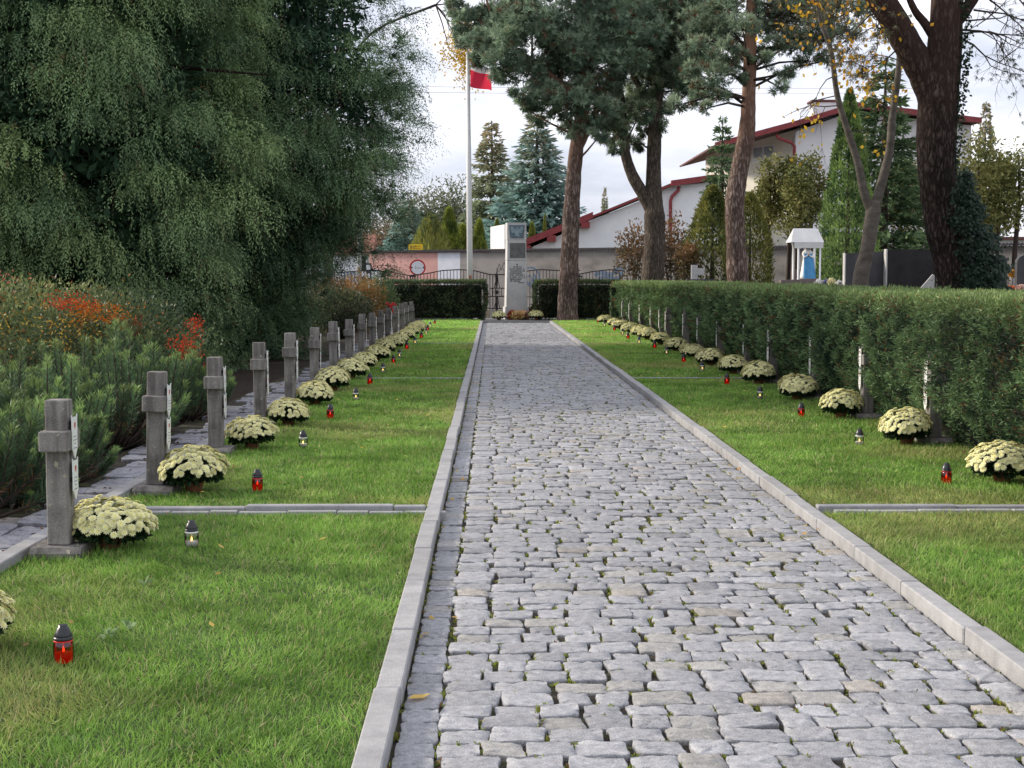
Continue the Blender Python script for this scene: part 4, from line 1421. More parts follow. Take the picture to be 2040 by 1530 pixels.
bl = [(1290, 40, 70), (1340, 60, 80), (1370, 130, 55), (1330, 150, 45), (1395, 20, 70), (1280, 130, 55), (1255, 195, 38), (1220, 225, 34), (1215, 275, 20), (1285, 262, 16), (1268, 240, 22), (1320, 215, 26), (1340, -60, 110), (1240, 255, 24), (1290, 200, 30), (1350, 180, 30), (1310, 90, 60), (1360, 20, 70), (1400, 70, 60), (1270, 60, 60), (1265, 110, 50), (1240, 215, 32), (1230, 250, 22), (1300, 235, 20), (1225, 290, 16), (1275, 285, 14), (1340, 110, 55), (1375, 170, 36), (1300, 160, 45), (1320, 250, 20), (1285, 220, 30), (1400, 120, 44), (1255, 280, 16), (1215, 250, 26)]
cr, brm = pine_crown(blobs_px(bl, YB, trk, 0.85), base, 13, 0.25, 0.026, 1.5, droop=0.75, c1=(0.055, 0.09, 0.062), c2=(0.25, 0.31, 0.20))
t = tree("forked_tree", "grey barked tree forking low into two stems, just behind the end of the long hedge", base, mb.mesh("forked_trunk", M["bark_grey"], True), cr)
obj("branches", brm.mesh("forked_branches", M["twig"], True), t)

# pine C : slightly swept stem
YC = 50.0
base = at(1470, 620, YC); base.z = 0.0
mb = MB()
limb(mb, [Vector((0, 0, -0.1)), at(1470, 560, YC) - base, at(1466, 480, YC) - base, at(1464, 400, YC) - base, at(1475, 330, YC) - base, at(1488, 260, YC) - base, at(1492, 180, YC) - base, at(1496, 60, YC) - base, at(1500, -120, YC) - base],
     [0.40, 0.37, 0.33, 0.32, 0.30, 0.27, 0.23, 0.2, 0.12], 16)
trk = [at(float(np.interp(v, [-120, 60, 180, 260], [1500, 1496, 1492, 1488])), v, YC) for v in range(-110, 225, 18)]
bl = [(1425, 150, 44), (1400, 195, 30), (1440, 95, 46), (1390, 90, 40), (1450, 20, 60), (1540, 50, 56), (1590, 95, 48), (1560, 145, 34), (1620, 50, 55), (1410, 215, 16), (1375, 205, 18), (1520, 120, 30), (1500, -70, 100), (1400, -30, 70), (1600, -20, 80), (1465, 150, 26), (1420, 120, 45), (1380, 140, 36), (1440, 60, 55), (1400, 40, 60), (1480, 60, 50), (1530, 20, 60), (1570, 70, 50), (1610, 20, 60), (1640, 80, 40), (1395, 175, 34), (1660, 20, 60), (1690, 60, 44), (1720, 10, 60), (1590, -20, 70), (1540, 95, 40), (1575, 25, 60), (1450, 120, 40), (1425, 60, 55), (1350, 210, 26), (1430, 190, 26), (1470, 110, 30), (1610, 120, 30), (1555, 175, 22), (1650, 120, 26)]
cr, brm = pine_crown(blobs_px(bl, YC, trk, 0.62), base, 12, 0.22, 0.024, 1.3, c1=(0.055, 0.09, 0.062), c2=(0.25, 0.31, 0.21), brown=0.09)
brm.tube([q - base for q in sorted(trk, key=lambda q: q.z)], 0.08, 6)
t = tree("pine_tree", "orange barked pine with a bent stem rising behind the long hedge", base, mb.mesh("pine_trunk", M["bark_pine"], True), cr)
obj("branches", brm.mesh("pine_branches", M["twig"], True), t)


def twigs(mb, start, dirv, length, rad, depth, tips, base, curl=0.5, n=3, grav=0.0):
    pts = [Vector(start)]
    d = Vector(dirv).normalized()
    k = 4
    for i in range(k):
        d = (d + Vector((random.gauss(0, 1), random.gauss(0, 1), random.gauss(0, 1) - grav)) * curl * 0.28).normalized()
        pts.append(pts[-1] + d * length / k)
    mb.tube([q - base for q in pts], [rad * (1 - 0.16 * i) for i in range(k + 1)], 5 if rad > 0.01 else 3, cap=False)
    tips.append((pts[-1], d)); tips.append((pts[2], d))
    if depth > 0:
        for i in range(n):
            j = random.randint(1, k)
            dd = (d + Vector((random.gauss(0, 1), random.gauss(0, 1), random.gauss(0, 1) - grav)) * 0.75).normalized()
            twigs(mb, pts[j], dd, length * random.uniform(0.5, 0.75), rad * 0.55, depth - 1, tips, base, curl, n, grav)


def tip_leaves(tips, base, frac, per, L, W, ca, cb, spread=0.12, hang=0.6):
    P = []
    for (q, d) in tips:
        if random.random() < frac:
            for _ in range(per):
                P.append(tuple(q - base + Vector((random.gauss(0, spread), random.gauss(0, spread), random.gauss(0, spread) - 0.05))))
    P = np.array(P) if P else np.zeros((1, 3))
    n = len(P)
    D = norm(rng.normal(0, 0.6, (n, 3)) + [0, 0, -hang])
    return leaf_mesh("leaves", P, D, L * rng.uniform(0.7, 1.2, n), W, mixc(ca, cb, rng.random(n)), M["leaf"])


# big dark tree D with ivy
YD = 30.0
base = at(1925, 600, YD); base.z = 0.0
mb = MB()
limb(mb, [at(1965, 690, YD) - base, at(1925, 590, YD) - base, at(1898, 510, YD) - base, at(1878, 420, YD) - base, at(1866, 320, YD) - base, at(1868, 220, YD) - base, at(1880, 120, YD) - base, at(1886, 20, YD) - base, at(1892, -100, YD) - base],
     [0.55, 0.45, 0.41, 0.39, 0.38, 0.40, 0.35, 0.32, 0.28], 22, 0.03, 6)
limb(mb, [at(1868, 220, YD) - base, at(1838, 145, YD) - base, at(1800, 75, YD) - base, at(1755, 0, YD) - base, at(1690, -90, YD) - base], [0.30, 0.29, 0.28, 0.27, 0.22], 18, 0.03, 6)
limb(mb, [at(1872, 95, YD) - base, at(1845, 50, YD) - base, at(1822, 20, YD) - base, at(1800, -30, YD) - base], [0.1, 0.09, 0.07, 0.05], 8)
limb(mb, [at(1890, 60, YD) - base, at(1930, 10, YD) - base, at(1960, -40, YD) - base], [0.16, 0.12, 0.1], 10)
tw = MB(); tips = []
for (u, v, dx, dz, ln) in ((1905, 70, 1, 0.1, 1.3), (1915, 60, 1, -0.35, 1.4), (1905, 40, 1, 0.5, 1.2), (1940, 20, 1, 0.0, 1.3), (1960, -10, 1, -0.3, 1.5), (1990, -40, 1, -0.5, 1.3), (1910, 75, 0.9, -0.6, 1.3)):
    twigs(tw, at(u, v, YD), (dx, random.uniform(-0.4, 0.4), dz), ln, 0.022, 3, tips, base, 0.8, 3, 0.15)
tips2 = []; tw2 = MB()
for (u, v, dx, dz, ln) in ((1790, 60, -1, -0.1, 1.1), (1760, 20, -1, -0.3, 1.2), (1740, -10, -1, 0.1, 1.2), (1800, 80, -0.6, -0.6, 1.0), (1770, 10, -0.4, -0.9, 0.9), (1720, -40, -1, -0.5, 1.3), (1700, -70, -0.7, -0.8, 1.3)):
    twigs(tw2, at(u, v, YD), (dx, random.uniform(-0.4, 0.4), dz), ln, 0.020, 3, tips2, base, 0.8, 3, 0.2)
t = thing("ivy_clad_tree", "massive dark barked tree leaning over the gravestones, ivy round its foot", "tree", base)
obj("trunk", mb.mesh("dark_trunk", M["bark_dark"], True), t)
obj("branches", tw.mesh("dark_twigs", M["twig"], True), t)
obj("branches", tw2.mesh("dark_twigs_west", M["twig"], True), t)
P = np.array([tuple(q - base) for q, d in tips if q.z < 7.3 and q.z - base.z < 7][:240])
sel = rng.random(len(P)) < 0.4
P = P[sel]
PP, DD, LL = needles_around(P, np.tile([0.3, 0, -0.7], (len(P), 1)), 12, 0.11, 0.01, 1.0)
obj("needles", leaf_mesh("needles", PP, DD, LL, 0.011, mixc((0.03, 0.045, 0.03), (0.08, 0.10, 0.06), rng.random(len(PP))), M["pine"]), t)
P = np.array([tuple(q - base) for q, d in tips2])
P = P[rng.random(len(P)) < 0.55]
PP, DD, LL = needles_around(P, np.tile([-0.2, 0, -0.4], (len(P), 1)), 14, 0.13, 0.012, 1.1)
obj("needles", leaf_mesh("needles", PP, DD, LL, 0.014, mixc((0.05, 0.05, 0.03), (0.14, 0.13, 0.075), rng.random(len(PP))), M["pine"]), t)
Q = tip_leaves(tips2, base, 0.3, 2, 0.11, 0.075, (0.45, 0.20, 0.02), (0.68, 0.42, 0.03), 0.10)
obj("crown", Q, t)

# ivy around its foot
ivb = at(1935, 600, YD)
n = 5200
uu = rng.random(n)
v_px = 585 - (uu ** 1.25) * 240
cu = np.interp(v_px, [300, 345, 430, 500, 585, 600], [1885, 1900, 1912, 1938, 1950, 1950])
wu = np.interp(v_px, [300, 345, 430, 500, 585, 600], [5, 10, 34, 52, 62, 62])
off = (rng.normal(0, 0.42, n) + 0.25 * np.sin(v_px * 0.11) + 0.18 * np.sin(v_px * 0.31)) * wu
P = np.array([tuple(at(a, b, YD)) for a, b in zip(cu + off, v_px)])
P[:, 1] += -0.52 - 0.22 * rng.random(n) + (off / 62) ** 2 * 0.5
base_i = np.array([ivb.x, YD - 0.5, 0.0])
D = norm(rng.normal(0, 0.5, (n, 3)) + [0, -0.3, -0.7])
ivy_c = mixc((0.010, 0.022, 0.014), (0.040, 0.065, 0.045), rng.random(n))
o = obj("ivy", leaf_mesh("ivy", P - base_i, D, rng.uniform(0.06, 0.11, n), 0.07, ivy_c, M["leaf"], nrm=norm(rng.normal(0, 0.4, (n, 3)) + [0.1, -1, 0.5])), None, tuple(base_i), 0, "dark glossy ivy heaped round the foot of the leaning tree", "ivy")
n2 = 500
v2 = rng.uniform(0, 345, n2)
P = np.array([tuple(at(a, b, YD)) for a, b in zip(np.interp(v2, [0, 110, 200, 345], [1915, 1915, 1905, 1895]) + rng.normal(0, 7, n2), v2)])
P[:, 1] -= 0.25
obj("ivy", leaf_mesh("ivy_climbing", P - base_i, norm(rng.normal(0, 0.5, (n2, 3)) + [0.2, 0, -0.7]), 0.08, 0.06, mixc((0.012, 0.026, 0.016), (0.05, 0.075, 0.04), rng.random(n2)), M["leaf"]), None, tuple(base_i), 0, "thin ivy strand climbing high up the leaning tree", "ivy")

# slender forked tree E with yellow leaves
YE = 32.0
base = at(1712, 640, YE); base.z = 0.0
mb = MB()
limb(mb, [Vector((0, 0, -0.1)), at(1714, 565, YE) - base, at(1727, 500, YE) - base, at(1738, 430, YE) - base, at(1742, 400, YE) - base], [0.185, 0.17, 0.15, 0.16, 0.13], 14, 0.03)
limb(mb, [at(1738, 425, YE) - base, at(1722, 385, YE) - base, at(1708, 320, YE) - base, at(1690, 265, YE) - base, at(1668, 190, YE) - base, at(1655, 100, YE) - base, at(1632, 30, YE) - base, at(1625, -40, YE) - base], [0.115, 0.098, 0.082, 0.076, 0.062, 0.056, 0.045, 0.03], 10, 0.04)
limb(mb, [at(1740, 420, YE) - base, at(1755, 370, YE) - base, at(1772, 300, YE) - base, at(1778, 230, YE) - base, at(1790, 140, YE) - base, at(1792, 60, YE) - base], [0.11, 0.105, 0.09, 0.08, 0.065, 0.04], 10, 0.04)
tw = MB(); tips = []
for (u, v, dx, dz, ln, g) in ((1668, 190, -1, 0.2, 0.9, 0.7), (1655, 110, -1, 0.0, 1.1, 0.7), (1640, 50, -1, 0.1, 1.0, 0.7), (1665, 150, -0.8, -0.4, 0.9, 0.8), (1660, 130, 0.7, 0.6, 0.8, 0.2), (1690, 260, 0.7, 0.4, 0.7, 0.3), (1780, 220, -0.7, 0.6, 0.8, 0.3), (1790, 120, -0.9, 0.3, 0.9, 0.3), (1672, 210, -1, 0.35, 1.3, 1.0), (1640, 60, 0.6, 0.6, 0.9, 0.2), (1655, 100, 0.9, 0.4, 1.0, 0.2)):
    twigs(tw, at(u, v, YE), (dx, random.uniform(-0.4, 0.4), dz), ln, 0.014, 2, tips, base, 0.8, 3, g)
t = thing("slender_tree", "slender smooth barked tree forking in two, a few yellow leaves left, among the gravestones", "tree", base)
obj("trunk", mb.mesh("slender_trunk", M["bark_smooth"], True), t)
obj("branches", tw.mesh("slender_twigs", M["twig"], True), t)
obj("crown", tip_leaves(tips, base, 0.36, 1, 0.12, 0.085, (0.26, 0.17, 0.04), (0.66, 0.42, 0.04), 0.07, 0.9), t)

# yellow leaved tree whose branch ends hang above the flag
YF = 60.0
base = Vector((-7.0, 64.0, 0))
mb = MB()
limb(mb, [Vector((0, 0, -0.1)), Vector((0.1, 0, 3)), Vector((0.2, 0, 7)), Vector((0.6, -0.5, 11)), Vector((0.9, -0.8, 14))], [0.22, 0.18, 0.15, 0.1, 0.05], 10)
tw = MB(); tips = []
for (u, v, dx, dz, ln) in ((900, 60, 0.8, -0.4, 1.1), (905, 20, 0.9, -0.5, 1.3), (895, 100, 0.9, -0.3, 1.0), (900, -20, 0.8, -0.8, 1.5), (910, 80, 0.6, -0.9, 1.0), (890, 40, 0.5, -0.9, 1.2)):
    twigs(tw, at(u, v, YF), (dx, random.uniform(-0.3, 0.3), dz), ln, 0.02, 2, tips, base, 0.7, 3, 0.5)
    hub = at(868, 10, YF) - base
    tw.tube([hub, hub.lerp(at(u, v, YF) - base, 0.5) + Vector((0, 0, random.uniform(0.0, 0.18))), at(u, v, YF) - base], [0.03, 0.024, 0.015], 5)
tw.tube(bend([Vector((0.6, -0.5, 10.0)), Vector((2.2, -2.0, 11.6)), at(868, 10, YF) - base], 4), 0.05, 6)
t = thing("yellow_leaved_tree", "tree behind the yew whose yellow leafed twigs hang above the flag", "tree", base)
obj("trunk", mb.mesh("yellow_tree_trunk", M["bark_grey"], True), t)
obj("branches", tw.mesh("yellow_tree_twigs", M["twig"], True), t)
obj("crown", tip_leaves(tips, base, 0.9, 9, 0.13, 0.07, (0.38, 0.24, 0.03), (0.72, 0.5, 0.05), 0.22, 0.5), t)


# conical conifers in the distance
def conifer_meshes(seed, H, R, tiers, per, L, W, c1, c2, up=0.25, dens=26, tipc=None, open_=0.0):
    r2 = np.random.default_rng(seed)
    P, D, C = [], [], []
    mb = MB()
    mb.tube([(0, 0, -0.1), (0, 0, H * 0.5), (0, 0, H)], [R * 0.07 + 0.05, R * 0.045 + 0.03, 0.015], 8)
    for k in range(tiers):
        f = (k + r2.random() * 0.6) / tiers
        z = H * (0.06 + 0.94 * f)
        rad = R * (1 - f) ** 0.85 + 0.03 * R
        nb = max(4, int(per * (1 - f * 0.6)))
        for b in range(nb):
            a = 2 * PI * (b + r2.random() * 0.8) / nb + k
            rr = rad * r2.uniform(0.7, 1.12)
            if r2.random() < open_:
                continue
            m = max(4, int(dens * rr / R + 4))
            s = r2.uniform(0.15, 1, m) ** 0.8
            sag = -0.30 * rr * s + up * rr * s ** 2
            lat = r2.normal(0, 0.12 * rr + 0.03, m) * (1.1 - s)
            q = np.stack([np.cos(a) * rr * s - np.sin(a) * lat, np.sin(a) * rr * s + np.cos(a) * lat, z + sag + r2.normal(0, 0.05 * R * 0.4, m)], 1)
            P.append(q)
            D.append(norm(np.stack([np.full(m, np.cos(a)), np.full(m, np.sin(a)), np.full(m, -0.15)], 1) + r2.normal(0, 0.45, (m, 3))))
            C.append(mixc(c1, c2, np.clip(s * 0.75 + r2.normal(0.1, 0.2, m), 0, 1)) * r2.uniform(0.8, 1.2))
            if b % 3 == 0:
                mb.tube([(0, 0, z), (math.cos(a) * rr * 0.6, math.sin(a) * rr * 0.6, z - 0.12 * rr)], [0.02 * R * 0.6, 0.008], 3)
    P, D, C = np.concatenate(P), np.concatenate(D), np.concatenate(C)
    if tipc is not None:
        w = np.clip((P[:, 2] / H - 0.55) / 0.4, 0, 1) * (r2.random(len(P)) < 0.55)
        C = C * (1 - w[:, None]) + np.array(tipc) * w[:, None]
    n = len(P)
    return leaf_mesh("conifer_crown", P, D, L * r2.uniform(0.6, 1.3, n), W, C, M["yew"]), mb.mesh("conifer_trunk", M["bark_grey"], True)


def conifer(name, label, u, v_top, Y, wpx, meshes, H, R, rz=0.0, group=None):
    x = at(u, v_top, Y)
    crown, trunk = meshes
    return tree(name, label, (x.x, Y, -0.05), trunk, crown, rz=rz, sc=((wpx / 2 * Y / F_PX) / R, (wpx / 2 * Y / F_PX) / R, x.z / H), group=group)


spr_a = conifer_meshes(31, 13, 3.6, 34, 19, 0.42, 0.15, (0.035, 0.065, 0.06), (0.17, 0.235, 0.24), dens=70, tipc=(0.17, 0.15, 0.11))
spr_b = conifer_meshes(32, 13, 3.2, 34, 17, 0.42, 0.14, (0.05, 0.065, 0.05), (0.19, 0.20, 0.14), dens=60, tipc=(0.19, 0.14, 0.09), open_=0.12)
spr_g = conifer_meshes(33, 10, 2.6, 30, 16, 0.30, 0.10, (0.02, 0.038, 0.022), (0.085, 0.115, 0.06), dens=70, open_=0.08)
conifer("spruce", "full blue spruce rising behind the monument", 1070, 232, 108, 290, spr_a, 13, 3.6, group="spruces beyond the wall")
conifer("spruce", "brown topped spruce just right of the flagpole", 980, 240, 112, 200, spr_b, 13, 3.2, group="spruces beyond the wall")
conifer("spruce", "tiny distant spruce over the white roof verge", 1205, 372, 150, 48, spr_b, 13, 3.2, 1.0, group="spruces beyond the wall")
conifer("spruce", "low blue spruce beyond the pink wall", 815, 395, 104, 180, spr_a, 13, 3.6, 2.0, group="spruces beyond the wall")
conifer("spruce", "green spruce beside the white house roof", 1440, 228, 84, 165, spr_g, 10, 2.6, 0.6, group="spruces beyond the wall")
conifer("spruce", "dark spruce behind the column shaped cypress", 1765, 110, 58, 310, spr_g, 10, 2.6, 2.6, group="spruces beyond the wall")
conifer("spruce", "pale thin spruce beyond the house end", 1965, 200, 100, 110, spr_b, 13, 3.2, 3.0, group="spruces beyond the wall")


def thuja_meshes(seed, H, R, n, L, W, c1, c2, point=1.6, clump=2.2):
    r2 = np.random.default_rng(seed)
    f = r2.random(n)
    a = r2.uniform(0, 2 * PI, n)
    prof = np.minimum(1, (1 - f) * point) ** 0.75 * np.minimum(1, 0.72 + f * 1.4)
    rad = R * prof * (0.55 + 0.5 * r2.random(n) ** 0.5)
    P = np.stack([np.cos(a) * rad, np.sin(a) * rad, f * H], 1)
    nn = fnoise(P / R, clump, seed)
    k = 1 + 0.35 * (nn - 0.5)
    P[:, :2] *= k[:, None]
    D = norm(np.stack([np.cos(a) * 0.5, np.sin(a) * 0.5, np.full(n, 0.8)], 1) + r2.normal(0, 0.3, (n, 3)))
    C = mixc(c1, c2, np.clip((nn - 0.5) * 2.6 + 0.5 + r2.normal(0, 0.2, n), 0, 1))
    mb = MB().tube([(0, 0, -0.1), (0, 0, H * 0.85)], [R * 0.12, 0.02], 7)
    return leaf_mesh("thuja_crown", P, D, L * r2.uniform(0.7, 1.3, n), W, C, M["yew"]), mb.mesh("thuja_trunk", M["twig"], True)


cyp = thuja_meshes(41, 7.2, 0.95, 17000, 0.13, 0.045, (0.018, 0.036, 0.018), (0.135, 0.18, 0.06), 1.45, 3.4)
conifer("cypress", "tall column shaped cypress between the shrine and the slender tree", 1693, 178, 45, 122, cyp, 7.2, 0.95)
th = thuja_meshes(42, 6, 1.0, 6500, 0.30, 0.11, (0.045, 0.06, 0.015), (0.15, 0.16, 0.035), 1.9, 2.0)
conifer("thuja", "tallest yellow green thuja over the pink wall, beside the weeping one", 895, 417, 94, 52, th, 6, 1.0, group="thujas beyond the wall")
conifer("thuja", "green thuja right of the flagpole over the wall", 955, 440, 94, 38, th, 6, 1.0, 1.0, group="thujas beyond the wall")
conifer("thuja", "dull green thuja hidden partly by the flagpole", 922, 450, 98, 50, th, 6, 1.0, 2.0, group="thujas beyond the wall")
conifer("thuja", "yellow thuja tip right of the monument", 1085, 432, 100, 14, th, 6, 1.0, 3.0, group="thujas beyond the wall")
conifer("thuja", "rounded thuja behind the red roof verge", 1060, 447, 102, 26, th, 6, 1.0, 4.0, group="thujas beyond the wall")
conifer("thuja", "small thuja left of the monument top", 990, 440, 102, 24, th, 6, 1.0, 5.0, group="thujas beyond the wall")
weep = thuja_meshes(43, 5, 2.0, 5200, 0.55, 0.09, (0.08, 0.085, 0.025), (0.20, 0.19, 0.06), 2.6, 1.5)
conifer("weeping_shrub", "yellow green weeping shrub over the pink wall", 858, 438, 92, 78, weep, 5, 2.0)
# brown green thujas along the wall by the house
thb = thuja_meshes(44, 6.2, 1.15, 6000, 0.22, 0.075, (0.035, 0.045, 0.015), (0.135, 0.125, 0.04), 2.2, 2.0)
conifer("thuja", "broad brown green thuja between the forked tree and the bent pine", 1420, 372, 62, 110, thb, 6.2, 1.15, group="thujas before the white house")
conifer("thuja", "bushy thuja just behind the bent pine", 1495, 385, 63, 90, thb, 6.2, 1.15, 2.0, group="thujas before the white house")


def tall_thin(label, u, v0, v1, Y, wpx, seed, ca, cb, n=2600):
    """Thin trunked tree with loose foliage from v0 (top) down to v1."""
    top, low = at(u, v0, Y), at(u, v1, Y)
    base = Vector((top.x, Y, 0))
    mb = MB()
    limb(mb, [Vector((0, 0, -0.1)), Vector((random.uniform(-0.1, 0.1), 0, low.z * 0.6)), Vector((0.05, 0, low.z + 0.6)), Vector((0, 0, top.z - 0.3))], [0.12, 0.10, 0.08, 0.02], 7)
    R = wpx / 2 * Y / F_PX
    cl = 34
    f = rng.random(cl)
    a = rng.uniform(0, 2 * PI, cl)
    rr = R * np.sqrt(rng.random(cl)) * (1.1 - 0.5 * f)
    cc = np.stack([np.cos(a) * rr, np.sin(a) * rr, low.z + f * (top.z - low.z)], 1)
    P = cc[rng.integers(0, cl, n)] + rng.normal(0, 1, (n, 3)) * [0.24, 0.24, 0.30] * R
    C = mixc(ca, cb, np.clip(fnoise(P, 1.6, seed) * 1.6 - 0.3 + rng.normal(0, 0.2, n), 0, 1))
    t = thing("thin_thuja", label, "tree", base, 0, "thin stemmed trees before the white house")
    obj("trunk", mb.mesh("thin_trunk", M["twig"], True), t)
    obj("crown", leaf_mesh("thin_crown", P, norm(rng.normal(0, 0.6, (n, 3)) + [0, 0, -0.2]), rng.uniform(0.12, 0.26, n), 0.08, C, M["yew"]), t)


bg1, bg2 = (0.04, 0.05, 0.018), (0.16, 0.14, 0.055)
for (u, v0, v1, Y, w, lab) in ((1533, 320, 445, 66, 60, "thin stemmed thuja nearest the bent pine before the white wall"),
                               (1570, 325, 430, 66, 52, "middle one of three thin thujas before the white wall"),
                               (1615, 310, 440, 66, 64, "thin stemmed thuja over the shrine roof"),
                               (1795, 330, 450, 60, 90, "loose thuja behind the dark gravestones"),
                               (1590, 345, 460, 64, 70, "low thuja just behind the shrine roof"),
                               (1845, 340, 460, 63, 80, "brownish thuja close to the trunk of the leaning tree"),
                               (1990, 330, 450, 60, 90, "olive thuja between the two at the far end of the wall"),
                               (1950, 285, 445, 58, 110, "olive thuja right of the leaning tree"),
                               (2030, 300, 440, 58, 100, "olive thuja at the picture's edge over the wall"),
                               (1915, 330, 440, 62, 70, "olive thuja half hidden by the leaning tree")):
    tall_thin(lab, u, v0, v1, Y, w, u * 0.01, bg1, bg2)
# sparse russet shrubs by the fence
for (u, v, Y, rw, rh, n, lab) in ((1265, 505, 63, 40, 62, 1500, "sparse russet leaved shrub left of the forked tree"), (1340, 500, 63, 40, 68, 1700, "russet shrub right of the forked tree"), (1370, 520, 61, 26, 40, 900, "low brown green shrub behind the grey cross stone")):
    p = at(u, v, Y); s = Y / F_PX
    leafy_shrub("russet_shrub", lab, (p.x, Y, p.z), (rw * s, rw * s, rh * s), n, 0.15, 0.075, (0.07, 0.06, 0.03), (0.24, 0.13, 0.06), shell=0.15, lump=0.5, stems=14)

# hazy bare trees far behind on the west side, and a wooded backdrop
def bare_tree(label, u, v_top, Y, wpx, ca, cb, n=5500):
    top = at(u, v_top, Y); base = Vector((top.x, Y, 0)); R = wpx / 2 * Y / F_PX; H = top.z
    mb = MB(); tips = []
    limb(mb, [Vector((0, 0, -0.1)), Vector((0.1, 0, H * 0.4)), Vector((0, 0, H * 0.75))], [0.22, 0.16, 0.06], 7)
    for i in range(9):
        a = random.uniform(0, 6.28)
        twigs(mb, base + Vector((0.05, 0, H * random.uniform(0.3, 0.7))), (math.cos(a), math.sin(a), 0.8), R * random.uniform(0.7, 1.1), 0.05, 2, tips, base, 0.6, 3)
    t = thing("bare_tree", label, "tree", base, 0, "half bare trees beyond the road")
    obj("trunk", mb.mesh("bare_trunk", M["twig"], True), t)
    P, d = ellipsoid_pts(n, (0, 0, H * 0.62), (R, R, H * 0.40), 0.1)
    obj("crown", leaf_mesh("bare_crown", P, rand_dirs(n), 0.35, 0.14, mixc(ca, cb, rng.random(n)), M["leaf"]), t)


for (u, v, Y, w, ca, cb, lab) in ((775, 432, 140, 130, (0.22, 0.16, 0.11), (0.36, 0.27, 0.19), "pinkish brown half bare tree over the pink wall"),
                                  (700, 430, 130, 120, (0.16, 0.10, 0.06), (0.3, 0.2, 0.12), "brown half bare tree seen under the yew branches"),
                                  (908, 348, 135, 190, (0.07, 0.09, 0.05), (0.16, 0.18, 0.10), "grey green tree left of the flagpole"),
                                  (850, 378, 138, 170, (0.11, 0.11, 0.07), (0.21, 0.2, 0.13), "dull olive tree beyond the pink wall"),
                                  (560, 420, 120, 150, (0.05, 0.06, 0.03), (0.14, 0.13, 0.07), "olive tree glimpsed through the yew"),
                                  (300, 400, 110, 220, (0.04, 0.05, 0.03), (0.12, 0.11, 0.06), "broad tree hidden behind the yews"),
                                  (60, 400, 105, 240, (0.04, 0.05, 0.03), (0.12, 0.11, 0.06), "broad tree behind the yew at the picture's edge")):
    bare_tree(lab, u, v, Y, w, ca, cb)

# ------------------------------------------------------------------ far wall, fence, gate
W0, W1 = Vector((-6.85, 84.0, 0)), Vector((22.6, 64.6, 0))
wd = (W1 - W0).normalized(); wn = Vector((wd.y, -wd.x, 0))     # wn points to the camera
WALL_H = 3.0
wall_ang = math.atan2(wd.y, wd.x)


def wall_s(u):
    """distance along the wall seen at photo column u."""
    best = None
    d = _R @ Vector(((u - IMG_W / 2) / F_PX, 0, -1.0)); r = d.x / d.y
    # W0 + wd*s : x = r*y
    return (r * W0.y - W0.x) / (wd.x - r * wd.y)


t = thing("boundary_wall", "long plastered wall behind the fence: pink end, white patch, stained grey run", "wall", W0, wall_ang)
s_w0, s_w1 = wall_s(873), wall_s(917)
LEN = (W1 - W0).length + 16
for (a, b, m, nm) in ((0, s_w0, "wall_pink", "pink_section"), (s_w0, s_w1, "wall_white", "white_section"), (s_w1, LEN, "wall_grey", "grey_section")):
    o = obj(nm, MB().box(a, b, 0, 0.3, -0.05, WALL_H, 0).mesh(nm, M[m]), t)
mb = MB()
s = -0.1
n_w = int(LEN / 0.16)
prof = []
vs, fs = [], []
for i in range(n_w * 4 + 1):
    ss = -0.1 + i * 0.04
    h = 0.035 * math.sin(i * PI / 2)
    vs += [(ss, -0.16, WALL_H + 0.02 + h), (ss, 0.46, WALL_H + 0.10 + h), (ss, -0.16, WALL_H + 0.055 + h), (ss, 0.46, WALL_H + 0.14 + h)]
for i in range(n_w * 4):
    k = i * 4
    fs += [(k, k + 1, k + 5, k + 4), (k + 2, k + 6, k + 7, k + 3), (k, k + 4, k + 6, k + 2), (k + 1, k + 3, k + 7, k + 5)]
mb.add(vs, fs)
obj("coping", mb.mesh("corrugated_coping", M["coping"]), t)


def scribble(pts, r, m, label=None):
    """painted line on the wall face: pts (u, v) photo pixels."""
    out = []
    for (u, v) in pts:
        s = wall_s(u)
        w = W0 + wd * s
        z = at(u, v, w.y).z
        out.append((s, -0.004, z))
    return out


mb = MB()
for pts, r in (([(988, 545), (992, 535), (995, 526), (998, 537), (1001, 531), (1005, 523), (1008, 532)], 0.035), ([(984, 552), (992, 541), (1003, 536), (1004, 545)], 0.03)):
    q = bend(scribble(pts, r, None), 3)
    for a, b in zip(q[:-1], q[1:]):
        d = (b - a).normalized(); nn = Vector((-d.z, 0, d.x)) * r
        mb.add([a - nn * 0.45, b - nn * 0.45, b + nn * 0.45, a + nn * 0.45], [(0, 1, 2, 3)])
obj("dark_graffiti", mb.mesh("dark_graffiti", M["graffiti_dark"]), t)
mb = MB()
for pts, r in (([(1048, 535), (1060, 533), (1070, 540), (1073, 555), (1066, 567), (1055, 569), (1048, 560)], 0.05), ([(1050, 552), (1056, 549), (1060, 557), (1055, 566), (1051, 560)], 0.045), ([(1062, 545), (1067, 553), (1061, 562)], 0.06),
               ([(1183, 548), (1200, 543), (1215, 547), (1228, 541), (1240, 549)], 0.10), ([(1190, 556), (1205, 551), (1222, 555), (1236, 552)], 0.09), ([(1205, 562), (1216, 558), (1230, 562), (1236, 570)], 0.08), ([(1222, 538), (1232, 534), (1242, 537)], 0.07)):
    q = bend(scribble(pts, r, None), 3)
    for a, b in zip(q[:-1], q[1:]):
        d = (b - a).normalized(); nn = Vector((-d.z, 0, d.x)) * r
        mb.add([a - nn, b - nn, b + nn, a + nn], [(0, 1, 2, 3)])
obj("blue_graffiti", mb.mesh("blue_graffiti", M["graffiti"]), t)

